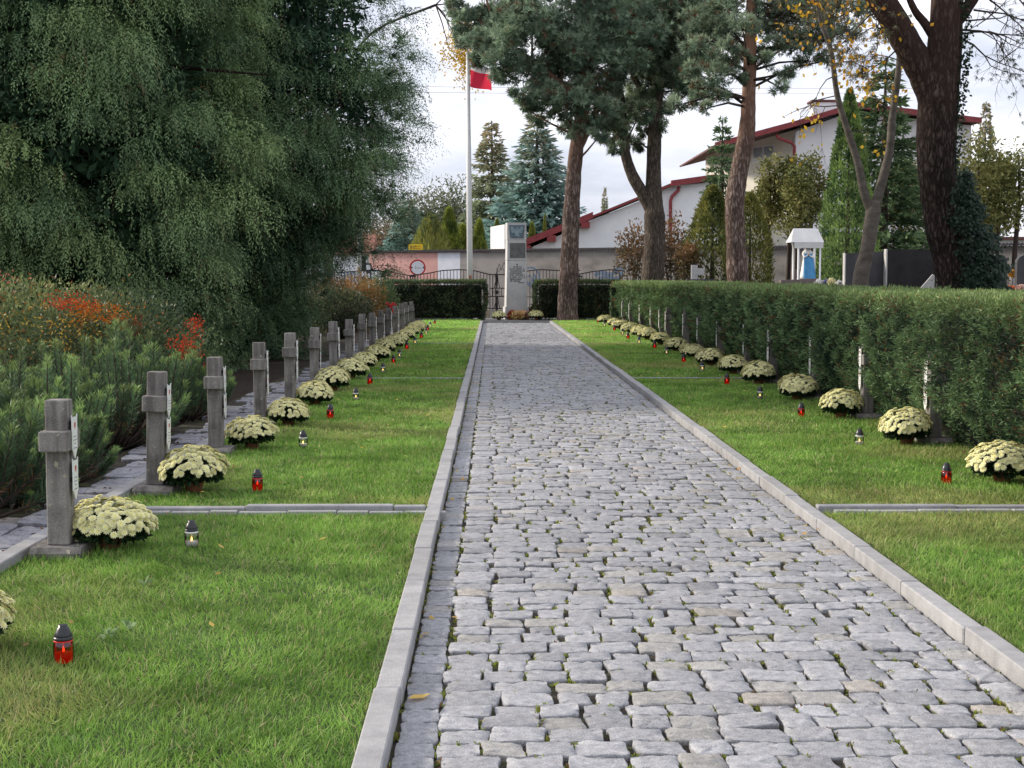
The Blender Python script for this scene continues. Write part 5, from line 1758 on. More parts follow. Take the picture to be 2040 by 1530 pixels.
# iron fence
YFN = 63.0
s63 = YFN / F_PX
fx0, fx1 = at(640, 550, YFN).x, at(1240, 550, YFN).x
gx0, gx1 = at(976, 550, YFN).x, at(1049, 550, YFN).x


def fence_top(u):
    return float(np.interp(u, [640, 700, 735, 775, 815, 850, 880, 915, 945, 976, 1049, 1075, 1120, 1145, 1180, 1215, 1245], [546, 541, 538, 541, 549, 545, 539, 537, 539, 547, 540, 537, 539, 548, 541, 537, 540]))


for (ua, ub, lab) in ((640, 976, "black iron fence with wavy top rail in front of the pink wall"), (1049, 1245, "black iron fence with wavy top rail between the monument and the forked tree")):
    bx = at(ua, 600, YFN).x
    t = thing("iron_fence", lab, "fence", (bx, YFN, 0))
    mb = MB(); top = []
    us = np.arange(ua, ub + 0.1, 6.6)
    for u in us:
        q = at(u, fence_top(u), YFN)
        mb.box(q.x - bx - 0.012, q.x - bx + 0.012, -0.012, 0.012, 0.25, q.z, 0)
    obj("bars", mb.mesh("fence_bars", M["iron"]), t)
    mb = MB()
    pts = [at(u, fence_top(u), YFN) - Vector((bx, YFN, 0)) for u in np.linspace(ua, ub, 60)]
    mb.tube(pts, 0.022, 6)
    mb.box(at(ua, 600, YFN).x - bx, at(ub, 600, YFN).x - bx, -0.02, 0.02, 0.35, 0.39)
    mb.box(at(ua, 600, YFN).x - bx, at(ub, 600, YFN).x - bx, -0.02, 0.02, 0.82, 0.86)
    obj("rail", mb.mesh("fence_rail", M["iron"], True), t)
    mb = MB().box(at(ua, 600, YFN).x - bx, at(ub, 600, YFN).x - bx, -0.1, 0.15, -0.05, 0.3, 0.02)
    obj("plinth", mb.mesh("fence_plinth", M["plinth"]), t)
    mb = MB()
    for uu in ([822] if ua < 900 else [1153]):
        q = at(uu, 550, YFN)
        mb.tube([(q.x - bx - 0.14, 0, 1.7), (q.x - bx + 0.14, 0, 1.7)], 0.03, 6)
        for k in (-0.1, 0, 0.1):
            mb.box(q.x - bx + k - 0.02, q.x - bx + k + 0.02, -0.03, 0.03, 0.3, 1.72)
        if ua > 900:
            mb.box(q.x - bx - 0.012, q.x - bx + 0.012, -0.02, 0.02, 1.72, 2.05)
            mb.box(q.x - bx - 0.07, q.x - bx + 0.07, -0.02, 0.02, 1.92, 1.95)
    obj("post", mb.mesh("fence_post", M["iron"], True), t)

t = thing("iron_gate", "ornate black iron gate with flower rosette beside the monument", "gate", (gx0, YFN - 0.06, 0))
mb = MB()
W = gx1 - gx0
zt = at(976, 547, YFN).z
for x in (0.0, 0.12, 0.24, W - 0.36, W - 0.24, W - 0.12, W):
    mb.box(x - 0.016, x + 0.016, -0.016, 0.016, 0.3, zt - 0.01)
for z in (0.36, 0.86, 1.2, zt):
    mb.box(0, W, -0.018, 0.018, z - 0.02, z + 0.02)
obj("gate_frame", mb.mesh("gate_frame", M["iron"]), t)
mb = MB()
gc = at(990, 581, YFN).x - gx0
for a in range(8):
    an = a * PI / 4
    mb.tube([(gc, 0, 1.03), (gc + math.cos(an + 0.3) * 0.09, 0, 1.03 + math.sin(an + 0.3) * 0.09), (gc + math.cos(an) * 0.17, 0, 1.03 + math.sin(an) * 0.17), (gc + math.cos(an - 0.3) * 0.09, 0, 1.03 + math.sin(an - 0.3) * 0.09), (gc, 0, 1.03)], 0.012, 5)
mb.tube([(gc + math.cos(a) * 0.055, -0.005, 1.03 + math.sin(a) * 0.055) for a in np.linspace(0, 2 * PI, 13)], 0.014, 5)
mb.box(gc - 0.21, gc + 0.21, -0.012, 0.012, 0.84, 0.862); mb.box(gc - 0.21, gc - 0.185, -0.012, 0.012, 0.86, 1.2); mb.box(gc + 0.185, gc + 0.21, -0.012, 0.012, 0.86, 1.2)
for sgn in (-1, 1):
    mb.tube([(gc + sgn * 0.03, 0, zt), (gc + sgn * 0.05, 0, 1.5), (gc + sgn * 0.12, 0, 1.2)], 0.016, 5)
    mb.tube([(gc + sgn * 0.03, 0, 0.84), (gc + sgn * 0.06, 0, 0.6), (gc + sgn * 0.12, 0, 0.36)], 0.016, 5)
mb.tube([(gc, 0, zt + 0.28), (gc, 0, 1.4), (gc, 0, 1.2)], [0.012, 0.04, 0.02], 6)
mb.tube([(gc, 0, 0.84), (gc, 0, 0.5), (gc, 0, 0.25)], [0.02, 0.045, 0.03], 6)
obj("rosette", mb.mesh("gate_rosette", M["iron"], True), t)

# ------------------------------------------------------------------ monument
YM = 58.0
sm = YM / F_PX
mc = at(1027.5, 600, YM).x
t = thing("monument", "tall grey stone memorial pillar with eagle relief and inscription at the end of the path", "monument", (mc, YM, 0), 0.10)


def mz(v):
    return at(1027, v, YM).z


def frustum(mb, w0, w1, d0, d1, z0, z1):
    vs = []
    for w, d, z in ((w0, d0, z0), (w1, d1, z1)):
        vs += [(-w, -d, z), (w, -d, z), (w, d, z), (-w, d, z)]
    return mb.add(vs, [(3, 2, 1, 0), (4, 5, 6, 7), (0, 1, 5, 4), (1, 2, 6, 5), (2, 3, 7, 6), (3, 0, 4, 7)])


o = obj("plinth", frustum(MB(), 0.46, 0.45, 0.42, 0.41, 0.0, mz(611)).mesh("monument_plinth", M["monument"]), t)
frus = frustum(MB(), 0.405, 0.365, 0.36, 0.33, mz(611) + 0.002, mz(519))
obj("shaft", frus.mesh("monument_shaft", M["monument"]), t)
obj("middle_block", frustum(MB(), 0.37, 0.36, 0.345, 0.34, mz(518.4), mz(478.5)).mesh("monument_middle", M["monument"]), t)
obj("top_block", frustum(MB(), 0.37, 0.365, 0.345, 0.34, mz(478), mz(444)).mesh("monument_top", M["monument"]), t)
obj("dark_panel", MB().box(-0.27, 0.33, -0.365, -0.346, mz(514), mz(484.5), 0.004).mesh("dark_panel", M["dark_slab"]), t)
er = obj("eagle_panel", MB().prism([(-0.26, mz(475)), (0.26, mz(475)), (0.30, mz(449)), (-0.30, mz(449))], "y", -0.365, -0.346).mesh("eagle_panel", M["bronze"]), t)
zc = mz(462); hs = (mz(449) - mz(475)) / 2
eagle = [(0, 0.78), (0.10, 0.86), (0.19, 0.74), (0.13, 0.66), (0.15, 0.45), (0.36, 0.55), (0.5, 0.85), (0.66, 0.82), (0.74, 0.5), (0.66, 0.1), (0.5, -0.35), (0.36, -0.2), (0.24, -0.3), (0.26, -0.55), (0.4, -0.85), (0.16, -0.72), (0, -0.9),
         (-0.16, -0.72), (-0.4, -0.85), (-0.26, -0.55), (-0.24, -0.3), (-0.36, -0.2), (-0.5, -0.35), (-0.66, 0.1), (-0.74, 0.5), (-0.66, 0.82), (-0.5, 0.85), (-0.36, 0.55), (-0.15, 0.45), (-0.12, 0.7)]
obj("eagle", MB().prism([(x * 0.33, zc + z * hs * 0.92) for x, z in eagle], "y", -0.405, -0.3652).mesh("eagle_relief", surf("eagle_bronze", (0.20, 0.27, 0.32), (0.30, 0.38, 0.42), 9, 0.5, 0.4, 40)), er)
mb = MB()
zz = mz(527)


def shaft_y(z):
    f = (z - mz(611)) / (mz(519) - mz(611))
    return -(0.36 + (0.33 - 0.36) * f) - 0.001


def strip(mb, x0, x1, z0, z1):
    ya, yb = shaft_y(z0), shaft_y(z1)
    mb.add([(x0, ya, z0), (x1, ya, z0), (x1, yb, z1), (x0, yb, z1), (x0, ya - 0.004, z0), (x1, ya - 0.004, z0), (x1, yb - 0.004, z1), (x0, yb - 0.004, z1)], [(4, 5, 6, 7), (0, 1, 5, 4), (1, 2, 6, 5), (2, 3, 7, 6), (3, 0, 4, 7)])


strip(mb, 0.0, 0.022, zz - 0.1, zz + 0.03); strip(mb, -0.03, 0.052, zz - 0.018, zz + 0.004)
lines = [(532, -0.14, 0.2, 0.040), (536, -0.27, 0.33, 0.048), (540, -0.27, 0.33, 0.048), (544, -0.27, 0.22, 0.048), (548, -0.27, 0.32, 0.048), (552, -0.27, 0.32, 0.048), (556, -0.27, 0.2, 0.048), (559.8, -0.26, 0.14, 0.048), (563.2, 0.05, 0.3, 0.036)]
for (v, x0, x1, hgt) in lines:
    z = mz(v)
    x = x0
    while x < x1 - 0.01:
        wl = random.uniform(0.018, 0.034)
        if random.random() < 0.10:
            x += 0.025; continue
        k = random.random()
        strip(mb, x, x + wl * 0.45, z - hgt / 2, z + hgt / 2)
        if k < 0.6:
            strip(mb, x + wl * 0.32, x + wl * 0.8, z + hgt * 0.3, z + hgt / 2)
        if k > 0.3:
            strip(mb, x + wl * 0.32, x + wl * 0.8, z - hgt * 0.5, z - hgt * 0.3)
        if k > 0.5:
            strip(mb, x + wl * 0.55, x + wl * 0.8, z - hgt * 0.3, z + hgt * 0.3)
        x += wl
obj("inscription", mb.mesh("inscription", M["lettering"]), t)
structure("monument_apron", MB().box(mc - 1.7, mc + 1.7, PATH_END + 0.25, YM + 1.5, -0.05, 0.05, 0.02).mesh("monument_apron", M["dark_slab"]))
mb = MB()
# flowers at the foot
chrys(0, (at(994, 636, 56.4).x, 56.4, 0.05), "round cream chrysanthemum on the flagpole side of the monument foot", 1.12, None)
chrys(1, (at(1068, 634, 56.4).x, 56.4, 0.05), "round cream chrysanthemum by the short hedge at the monument foot", 1.16, None)
for (u, v, Y, w, h, ca, cb, lab) in ((1022, 630, 57.1, 10, 9, (0.30, 0.03, 0.02), (0.5, 0.12, 0.04), "dark red flower bunch at the monument foot"),
                                     (1031, 632, 56.8, 12, 8, (0.6, 0.35, 0.12), (0.8, 0.6, 0.35), "cream and orange wreath at the middle of the monument foot"),
                                     (1045, 630, 57.1, 10, 8, (0.45, 0.15, 0.05), (0.8, 0.75, 0.65), "orange and white flower bunch at the monument foot"),
                                     (1064, 618, 57.6, 9, 8, (0.25, 0.10, 0.06), (0.75, 0.6, 0.45), "tall bouquet of pale blossoms before the short hedge")):
    p = at(u, v, Y); s = Y / F_PX
    leafy_shrub("flower_bunch", lab, (p.x, Y, max(p.z, 0.2)), (w * s, w * s, h * s), 420, 0.10, 0.06, ca, cb, extra=[("greenery", (0, 0, -0.02), (w * s, w * s, 0.12), 160, (0.02, 0.04, 0.015), (0.05, 0.08, 0.03), 0.10, 0.04)], stems=3, mat="petal", cat="flowers", lump=0.3)

# ------------------------------------------------------------------ flagpole
YP = 57.3
px = at(937, 600, YP).x
t = thing("flagpole", "tall white flagpole at the end of the lawn", "flagpole", (px, YP, 0.04))
pt = at(932, 112, YP)
obj("pole", MB().tube([(0, 0, 0.02), ((pt.x - px) * 0.5, 0, pt.z * 0.5), (pt.x - px, 0, pt.z)], [0.118, 0.10, 0.065], 16).mesh("flag_pole", M["white_paint"], True), t)
obj("base_plate", MB().box(-0.3, 0.3, -0.25, 0.25, -0.03, 0.02, 0.008).mesh("pole_base", M["concrete_pole"]), t)
obj("finial", MB().lathe([(0.01, 0), (0.09, 0.04), (0.09, 0.1), (0.01, 0.15)], 12, (pt.x - px, 0, pt.z)).mesh("pole_finial", M["white_paint"], True), t)
mb = MB().box(-0.05, 0.05, -0.125, -0.1, at(937, 552, YP).z - 0.1, at(937, 552, YP).z + 0.02)
obj("cleat", mb.mesh("pole_cleat", M["terracotta"]), t)


def cloth(z0f, z1f, nm):
    """flag strip hanging out to the right in a light wind; f in 0..1 from top to bottom."""
    nu, nv = 18, 6
    vs = []
    for j in range(nv + 1):
        f = z0f + (z1f - z0f) * j / nv
        for i in range(nu + 1):
            s = i / nu
            x = 0.09 + 0.78 * s - 0.10 * math.sin(s * 6) * f
            y = 0.13 * math.sin(s * 7.0 + f * 1.3) * (0.25 + s)
            z = -0.95 * f - 0.40 * s ** 1.5 - 0.10 * math.sin(s * 5) * s + 0.16 * s * f
            vs.append((x, y, z))
    fs = [(j * (nu + 1) + i, j * (nu + 1) + i + 1, (j + 1) * (nu + 1) + i + 1, (j + 1) * (nu + 1) + i) for j in range(nv) for i in range(nu)]
    return MB().add(vs, fs)


ft = at(932, 122, YP)
t = thing("flag", "white and red flag hanging from the top of the white pole", "flag", (ft.x, YP, ft.z))
obj("white_stripe", cloth(0.0, 0.32, "w").mesh("white_stripe", M["flag_white"], True, False), t)
obj("red_stripe", cloth(0.32, 1.0, "r").mesh("red_stripe", M["flag_red"], True, False), t)

# ------------------------------------------------------------------ width limit sign, yellow board, poles
YS = 74.0
c = at(832, 533, YS); r = 16 * YS / F_PX
t = thing("width_limit_sign", "round white road sign with red rim and black side arrows before the pink wall", "road sign", (c.x, YS, 0))
obj("post", MB().tube([(0, 0.04, -0.05), (0, 0.04, c.z + r * 0.6)], 0.035, 8).mesh("sign_post", M["concrete_pole"], True), t)


def disc(r0, r1, y0, y1, cz, n=40):
    mb = MB()
    vs, fs = [], []
    for i in range(n):
        a = 2 * PI * i / n
        for (rr, yy) in ((r0, y0), (r1, y0), (r1, y1), (r0, y1)):
            vs.append((rr * math.cos(a), yy, cz + rr * math.sin(a)))
    for i in range(n):
        j = (i + 1) % n
        for k in range(4):
            l = (k + 1) % 4
            fs.append((i * 4 + k, j * 4 + k, j * 4 + l, i * 4 + l))
    return mb.add(vs, fs)


obj("face", disc(0.0005, r * 0.84, -0.004, 0.004, c.z).mesh("sign_face", M["sign_white"]), t)
obj("rim", disc(r * 0.82, r, -0.012, 0.003, c.z).mesh("sign_rim", M["red_enamel"]), t)
mb = MB()
for sg in (-1, 1):
    mb.prism([(sg * r * 0.80, c.z + r * 0.14), (sg * r * 0.80, c.z - r * 0.14), (sg * r * 0.56, c.z)], "y", -0.010, -0.0045)
obj("arrow_marks", mb.mesh("sign_arrows", M["lettering"]), t)


def text_obj(name, txt, size, mat, parent, loc, rot=(PI / 2, 0, 0), extrude=0.002):
    cu = bpy.data.curves.new(name, "FONT")
    cu.body = txt; cu.size = size; cu.align_x = "CENTER"; cu.align_y = "CENTER"; cu.extrude = extrude
    tmp = bpy.data.objects.new(name + "_tmp", cu); COL.objects.link(tmp)
    dg = bpy.context.evaluated_depsgraph_get()
    me = bpy.data.meshes.new_from_object(tmp.evaluated_get(dg))
    bpy.data.objects.remove(tmp)
    me.materials.clear(); me.materials.append(mat)
    o = obj(name, me, parent, loc)
    o.rotation_euler = rot
    return o


text_obj("figures", "2", r * 0.42, M["lettering"], t, (-r * 0.25, -0.008, c.z))
text_obj("figures", ",5 m", r * 0.26, M["lettering"], t, (r * 0.14, -0.008, c.z - r * 0.04))

YB2 = 90.0
c = at(828, 494, YB2); hw = 14 * YB2 / F_PX; hh = 7.5 * YB2 / F_PX
t = thing("yellow_board", "yellow notice board with two lines of writing above the pink wall", "sign", (c.x, YB2, 0))
obj("panel", MB().box(-hw, hw, -0.02, 0.02, c.z - hh * 2.2, c.z + hh, 0.005).mesh("board_panel", M["sign_yellow"]), t)
for k in (-0.65, 0.65):
    obj("post", MB().box(hw * k - 0.03, hw * k + 0.03, 0.03, 0.1, -0.05, c.z).mesh("board_post", M["concrete_pole"]), t)
mb = MB()
for k, (a, b) in enumerate(((-0.75, 0.7), (-0.8, 0.75), (-0.5, 0.1))):
    x = a * hw
    z = c.z + hh * (0.45 - 0.52 * k)
    while x < b * hw:
        w = random.uniform(0.035, 0.06)
        mb.box(x, x + w * 0.6, -0.026, -0.0205, z - 0.022, z + 0.022)
        x += w
obj("lettering", mb.mesh("board_lettering", M["lettering"]), t)

Y = 72.0
c = at(717, 560, Y)
t = thing("utility_pole", "pale concrete pole between the yew and the pink wall", "pole", (c.x, Y, 0))
obj("shaft", MB().tube([(0, 0, -0.05), (0, 0, 3), (0, 0, at(715, 470, Y).z + 4)], [0.15, 0.13, 0.09], 10).mesh("pole_shaft", M["concrete_pole"], True), t)
obj("bracket", MB().tube([(0, 0, 3.3), (0.25, 0, 3.5), (0.3, 0, 3.6)], 0.03, 6).mesh("pole_bracket", M["iron"], True), t)
c = at(725, 560, 70)
t = thing("dark_post", "dark post carrying small white notices beside the pale pole", "post", (c.x, 70, 0))
obj("shaft", MB().box(-0.10, 0.10, -0.06, 0.06, -0.05, at(725, 510, 70).z, 0.01).mesh("dark_post_shaft", M["iron"]), t)
for k, (u, v0, v1) in enumerate(((734, 528, 539), (733, 545, 556), (725, 541, 551))):
    a, b = at(u - 4, v0, 70), at(u + 4, v1, 70)
    obj("notice", MB().box(a.x - c.x, b.x - c.x, -0.09, -0.062, b.z, a.z, 0.004).mesh("notice", M["sign_white"]), t)
obj("notice_board", MB().box(0.11, 0.36, -0.06, -0.03, at(734, 560, 70).z, at(734, 524, 70).z).mesh("notice_board", M["grey_granite"]), t)

c = at(876, 475, 95)
t = thing("chimney_post", "dark square post standing between the weeping shrub and the thuja", "post", (c.x, 95, 0))
obj("shaft", MB().box(-0.11, 0.11, -0.11, 0.11, -0.05, at(876, 472, 95).z, 0.01).mesh("chimney_post_shaft", M["coping"]), t)
obj("cap", MB().box(-0.15, 0.15, -0.15, 0.15, at(876, 472, 95).z, at(876, 469, 95).z, 0.01).mesh("chimney_post_cap", M["coping"]), t)

# white panel and low distant house
YW = 88
a, b = at(977, 452, YW), at(1005, 447, YW - 2)
t = thing("white_hoarding", "white hoarding panel standing behind the wall next to the monument top", "hoarding", (a.x, YW, 0))
zb = at(990, 506, YW).z
obj("panel", MB().add([(0, 0, 1.5), (b.x - a.x, -2, 1.5), (b.x - a.x, -2, b.z), (0, 0, a.z), (0.06, 0.06, 1.5), (b.x - a.x + 0.06, -1.94, 1.5), (b.x - a.x + 0.06, -1.94, b.z), (0.06, 0.06, a.z)], [(0, 1, 2, 3), (7, 6, 5, 4), (0, 4, 5, 1), (1, 5, 6, 2), (2, 6, 7, 3), (3, 7, 4, 0)]).mesh("hoarding_panel", M["white_paint"]), t)
obj("post", MB().box(0.0, 0.1, 0.07, 0.17, -0.05, 3).mesh("hoarding_post", M["concrete_pole"]), t)
obj("post", MB().box(b.x - a.x - 0.1, b.x - a.x, -1.9, -1.8, -0.05, 3).mesh("hoarding_post", M["concrete_pole"]), t)

YH = 118
xa, xb = at(560, 540, YH).x, at(733, 540, YH).x
t = thing("far_house", "low pale house with reddish roof far behind the yew", "house", (xa, YH, 0))
wl = xb - xa
obj("wall", MB().box(0, wl, 0, 6, -0.05, at(700, 505, YH).z).mesh("far_house_wall", M["render_white"]), t)
ze = at(700, 505, YH).z
obj("roof", MB().prism([(-0.4, ze - 0.1), (3, ze + 1.6), (6.4, ze - 0.1)], "x", -0.4, wl + 0.4).mesh("far_house_roof", M["brick_red"]), t)
for k in range(3):
    w = obj("window", MB().box(1.2 + k * 2, 2.2 + k * 2, -0.04, -0.005, 1.2, 2.3).mesh("far_window", M["window_glass"]), t)
YV = 80
xa, xb = at(655, 550, YV).x, at(712, 550, YV).x
t = thing("parked_van", "white van parked on the road, half hidden by the yew tips", "van", (xa, YV, 0))
L = xb - xa
mb = MB().prism([(0, 0.35), (L + 1.2, 0.35), (L + 1.2, 1.95), (L + 1.0, 2.1), (0.9, 2.1), (0.45, 1.35), (0, 1.2)], "y", 0, 1.8)
bd = obj("body", mb.mesh("van_body", M["white_paint"]), t)
obj("window", MB().prism([(0.55, 1.38), (1.5, 1.38), (1.5, 1.95), (0.95, 1.95)], "y", -0.012, -0.003).mesh("van_window", M["window_glass"]), bd)
for x in (0.6, L + 0.5):
    w = MB().tube([(x, -0.03, 0.32), (x, 0.2, 0.32)], 0.33, 18)
    obj("wheel", w.mesh("van_wheel", M["black_plastic"], True), t)

# ------------------------------------------------------------------ white house
YHo = 96.0
hb = at(1600, 555, YHo)
t = thing("white_house", "large white gabled house with red roof edges beyond the wall", "house", (0, 0, 0))


def hp(u, v, Y=YHo):
    q = at(u, v, Y); return (q.x, q.z)


low = [hp(1060, 560), hp(1060, 492), hp(1130, 462), hp(1180, 438), hp(1270, 402), hp(1340, 370), hp(1432, 362), hp(1432, 560)]
low[0] = (low[0][0], -0.05); low[-1] = (low[-1][0], -0.05)
obj("lower_wall", MB().prism(low, "y", YHo, YHo + 14).mesh("house_lower_wall", M["render_white"]), t)
up = [hp(1585, 560, YHo + 0.8), hp(1585, 262, YHo + 0.8), hp(1700, 222, YHo + 0.8), hp(1935, 250, YHo + 0.8), hp(1935, 560, YHo + 0.8)]
up[0] = (up[0][0], -0.05); up[-1] = (up[-1][0], -0.05)
obj("upper_wall", MB().prism(up, "y", YHo + 0.8, YHo + 16).mesh("house_upper_wall", M["render_white"]), t)
mid = [hp(1433, 560, YHo + 3), hp(1433, 295, YHo + 3), hp(1588, 260, YHo + 3), hp(1588, 560, YHo + 3)]
mid[0] = (mid[0][0], -0.05); mid[-1] = (mid[-1][0], -0.05)
mb = MB()
xa, za = mid[1]; xb, zb = mid[2]
# receding side wall, warm sunlit tone in its colour, turned towards the sun
mb.add([(xb - 0.05, YHo + 0.85, -0.05), (xb - 0.05, YHo + 0.85, zb), (xa, YHo + 9, za), (xa, YHo + 9, -0.05)], [(0, 1, 2, 3)])
mb.add([(xb - 0.05, YHo + 1.15, -0.05), (xb - 0.05, YHo + 1.15, zb), (xa, YHo + 9.3, za), (xa, YHo + 9.3, -0.05)], [(3, 2, 1, 0)])
sw = obj("side_wall", mb.mesh("house_side_wall", M["render_sunlit"], recalc=False), t)


def verge(mb, pts, th, y0, y1):
    """sloping roof slab following pts (x,z)."""
    for (x0, z0), (x1, z1) in zip(pts[:-1], pts[1:]):
        mb.prism([(x0, z0), (x1, z1), (x1, z1 + th), (x0, z0 + th)], "y", y0, y1)
    return mb


mb = MB()
verge(mb, [hp(1040, 492), hp(1180, 436)], 0.42, YHo - 0.7, YHo - 0.4)
verge(mb, [hp(1335, 372), hp(1420, 360)], 0.36, YHo - 0.6, YHo - 0.3)
verge(mb, [hp(1180, 434), hp(1337, 371)], 0.12, YHo - 0.5, YHo - 0.2)
for (u, v) in ((1048, 493), (1098, 473), (1165, 446)):
    x, z = hp(u, v)
    mb.box(x - 0.28, x + 0.28, YHo - 0.68, YHo - 0.02, z - 0.28, z + 0.12)
obj("fascia", mb.mesh("house_fascia", M["red_fascia"]), t)
mb = MB()
verge(mb, [hp(1422, 296), hp(1585, 252), hp(1702, 216)], 0.34, YHo - 0.6, YHo - 0.3)
verge(mb, [hp(1702, 216), hp(1950, 247)], 0.34, YHo - 0.6, YHo - 0.3)
obj("fascia", mb.mesh("house_upper_fascia", M["red_fascia"]), t)
mb = MB()
verge(mb, [hp(1036, 491), hp(1180, 432.5), hp(1337, 368), hp(1420, 357)], 0.10, YHo - 0.3, YHo + 14.5)
verge(mb, [hp(1420, 294), hp(1585, 250), hp(1702, 213)], 0.12, YHo - 0.29, YHo + 17)
verge(mb, [hp(1702, 213), hp(1952, 245)], 0.12, YHo - 0.29, YHo + 17)
obj("roof", mb.mesh("house_roof", M["roof_tile"]), t)
for pts in ([(1546, 268), (1548, 275), (1575, 285), (1581, 292), (1581, 420)], [(1352, 372), (1350, 380), (1338, 392), (1335, 400), (1335, 520)]):
    obj("downpipe", MB().tube([(hp(u, v)[0], YHo - 0.25, hp(u, v)[1]) for u, v in pts], 0.11, 8).mesh("house_downpipe", M["red_fascia"], True), t)
xa2, z0 = hp(1640, 214); xb2, z1 = hp(1690, 192)
ch = obj("chimney", MB().box(xa2, xb2, YHo + 3, YHo + 4.4, z0 - 0.5, z1, 0.02).mesh("house_chimney", M["render_white"]), t)
obj("cap", MB().box(xa2 - 0.12, xb2 + 0.12, YHo + 2.88, YHo + 4.52, z1 + 0.002, z1 + 0.14, 0.02).mesh("chimney_cap", M["roof_tile"]), ch)
# window in the sunlit-toned side wall, window + balcony slit on the white front
d = Vector((mid[1][0] - (mid[2][0] - 0.05), 8.15, 0)); d.normalize()
nrm = Vector((-d.y, d.x, 0))
if nrm.y > 0:
    nrm = -nrm
p0 = Vector((mid[2][0] - 0.05, YHo + 0.85, 0)) + d * 2.6 + nrm * 0.03
zw0, zw1 = hp(1545, 322, YHo + 3)[1], hp(1545, 286, YHo + 3)[1]
fr = obj("window", MB().add([p0 + Vector((0, 0, zw0)), p0 + d * 2.2 + Vector((0, 0, zw0)), p0 + d * 2.2 + Vector((0, 0, zw1)), p0 + Vector((0, 0, zw1))], [(0, 1, 2, 3)]).mesh("house_window_frame", M["white_paint"]), t)
p1 = p0 + nrm * 0.02
mb = MB()
for (a, b) in ((0.15, 1.02), (1.18, 2.05)):
    mb.add([p1 + d * a + Vector((0, 0, zw0 + 0.15)), p1 + d * b + Vector((0, 0, zw0 + 0.15)), p1 + d * b + Vector((0, 0, zw1 - 0.15)), p1 + d * a + Vector((0, 0, zw1 - 0.15))], [(0, 1, 2, 3)])
obj("pane", mb.mesh("house_window_pane", M["window_glass"]), fr)
for (u0, u1, v0, v1) in ((1600, 1622, 395, 440), (1895, 1915, 285, 320), (1760, 1800, 300, 345)):
    x0, zt_ = hp(u0, v0); x1, zb_ = hp(u1, v1)
    fr = obj("window", MB().box(x0, x1, YHo + 0.72, YHo + 0.79, zb_, zt_).mesh("house_window_frame", M["white_paint"]), t)
    obj("pane", MB().box(x0 + 0.08, x1 - 0.08, YHo + 0.70, YHo + 0.715, zb_ + 0.08, zt_ - 0.08).mesh("house_window_pane", M["window_glass"]), fr)
x0, z0 = hp(1640, 470, YHo - 6); x1, _ = hp(1900, 470, YHo - 6)
t2 = thing("low_outbuilding", "low white outbuilding in front of the white house, seen between the gravestones and the thujas", "building", (x0, YHo - 8, 0))
obj("wall", MB().box(0, 14, 0, 5, -0.05, at(1700, 478, YHo - 8).z).mesh("outbuilding_wall", M["render_white"]), t2)
obj("roof", MB().box(-0.4, 14.4, -0.4, 5.4, at(1700, 478, YHo - 8).z + 0.002, at(1700, 474, YHo - 8).z + 0.06).mesh("outbuilding_roof", M["roof_tile"]), t2)

# ------------------------------------------------------------------ graves behind the hedge


def stone_slab(name, label, u0, u1, v_top, Y, thick, mat, edge=None, arch=0.0, slope=0.0, rz=0.0):
    a, b = at(u0, v_top, Y), at(u1, v_top, Y)
    w = b.x - a.x; h = a.z
    t = thing(name, label, "gravestone", (a.x, Y, 0), rz, "gravestones behind the long hedge")
    if arch:
        poly = [(0, 0.15), (w, 0.15), (w, h - arch)] + [(w / 2 + w / 2 * math.cos(q), h - arch + arch * math.sin(q)) for q in np.linspace(0.2, PI - 0.2, 9)] + [(0, h - arch)]
    else:
        poly = [(0, 0.15), (w, 0.15), (w, h + slope), (w * 0.5, h + slope * 0.5), (0, h)]
    obj("headstone", MB().prism(poly, "y", 0, thick).mesh("headstone", M[mat]), t)
    obj("base", MB().box(-0.12, w + 0.12, -0.12, thick + 0.12, -0.05, 0.149, 0.01).mesh("grave_base", M["light_granite"]), t)
    if edge:
        e = edge
        obj("edge", MB().box(-e, -0.002, -0.03, thick + 0.03, 0.151, h + 0.01, 0.004).mesh("grave_edge", M["light_granite"]), t)
    return t


YG = 36.0
stone_slab("gravestone", "grey polished gravestone with one wavy edge behind the slender tree", 1685, 1763, 505, YG, 0.14, "grey_granite", 0.03, slope=0.06)
stone_slab("gravestone", "largest dark gravestone with pale edge at the leaning tree", 1768, 1872, 497, YG - 0.3, 0.16, "black_granite", 0.035)
stone_slab("gravestone", "dark gravestone behind the trunk of the leaning tree", 1868, 1925, 540, YG - 1.0, 0.14, "black_granite")
stone_slab("gravestone", "round topped dark gravestone right of the ivy", 1983, 2007, 508, 34.0, 0.16, "grey_granite", 0.08, arch=0.16)
stone_slab("gravestone", "round topped gravestone at the picture's edge", 2027, 2075, 506, 33.0, 0.16, "grey_granite", None, arch=0.18)
stone_slab("gravestone", "small brown gravestone under the little shrine roof", 1578, 1603, 536, 43.5, 0.14, "brown_granite")
stone_slab("gravestone", "low brown grave border beside the statue", 1556, 1620, 558, 42.5, 0.3, "brown_granite", slope=0.03)
stone_slab("gravestone", "pale narrow gravestone beside the rosette of white flowers", 2015, 2023, 545, 35.0, 0.1, "light_granite")
a = at(1848, 548, YG - 1.6); b = at(1862, 575, YG - 1.6)
t = thing("stone_marker", "pale pointed stone slab in front of the largest dark gravestone", "gravestone", (a.x, YG - 1.6, 0))
obj("headstone", MB().prism([(-0.18, b.z - 0.35), (0.16, b.z - 0.35), (0.16, a.z), (0.12, a.z + 0.02), (-0.18, b.z - 0.02)], "y", 0, 0.05).mesh("pointed_slab", M["light_granite"]), t)
obj("base", MB().box(-0.25, 0.25, -0.1, 0.15, -0.05, b.z - 0.352).mesh("pointed_base", M["grey_granite"]), t)
c = at(1383, 560, 57)
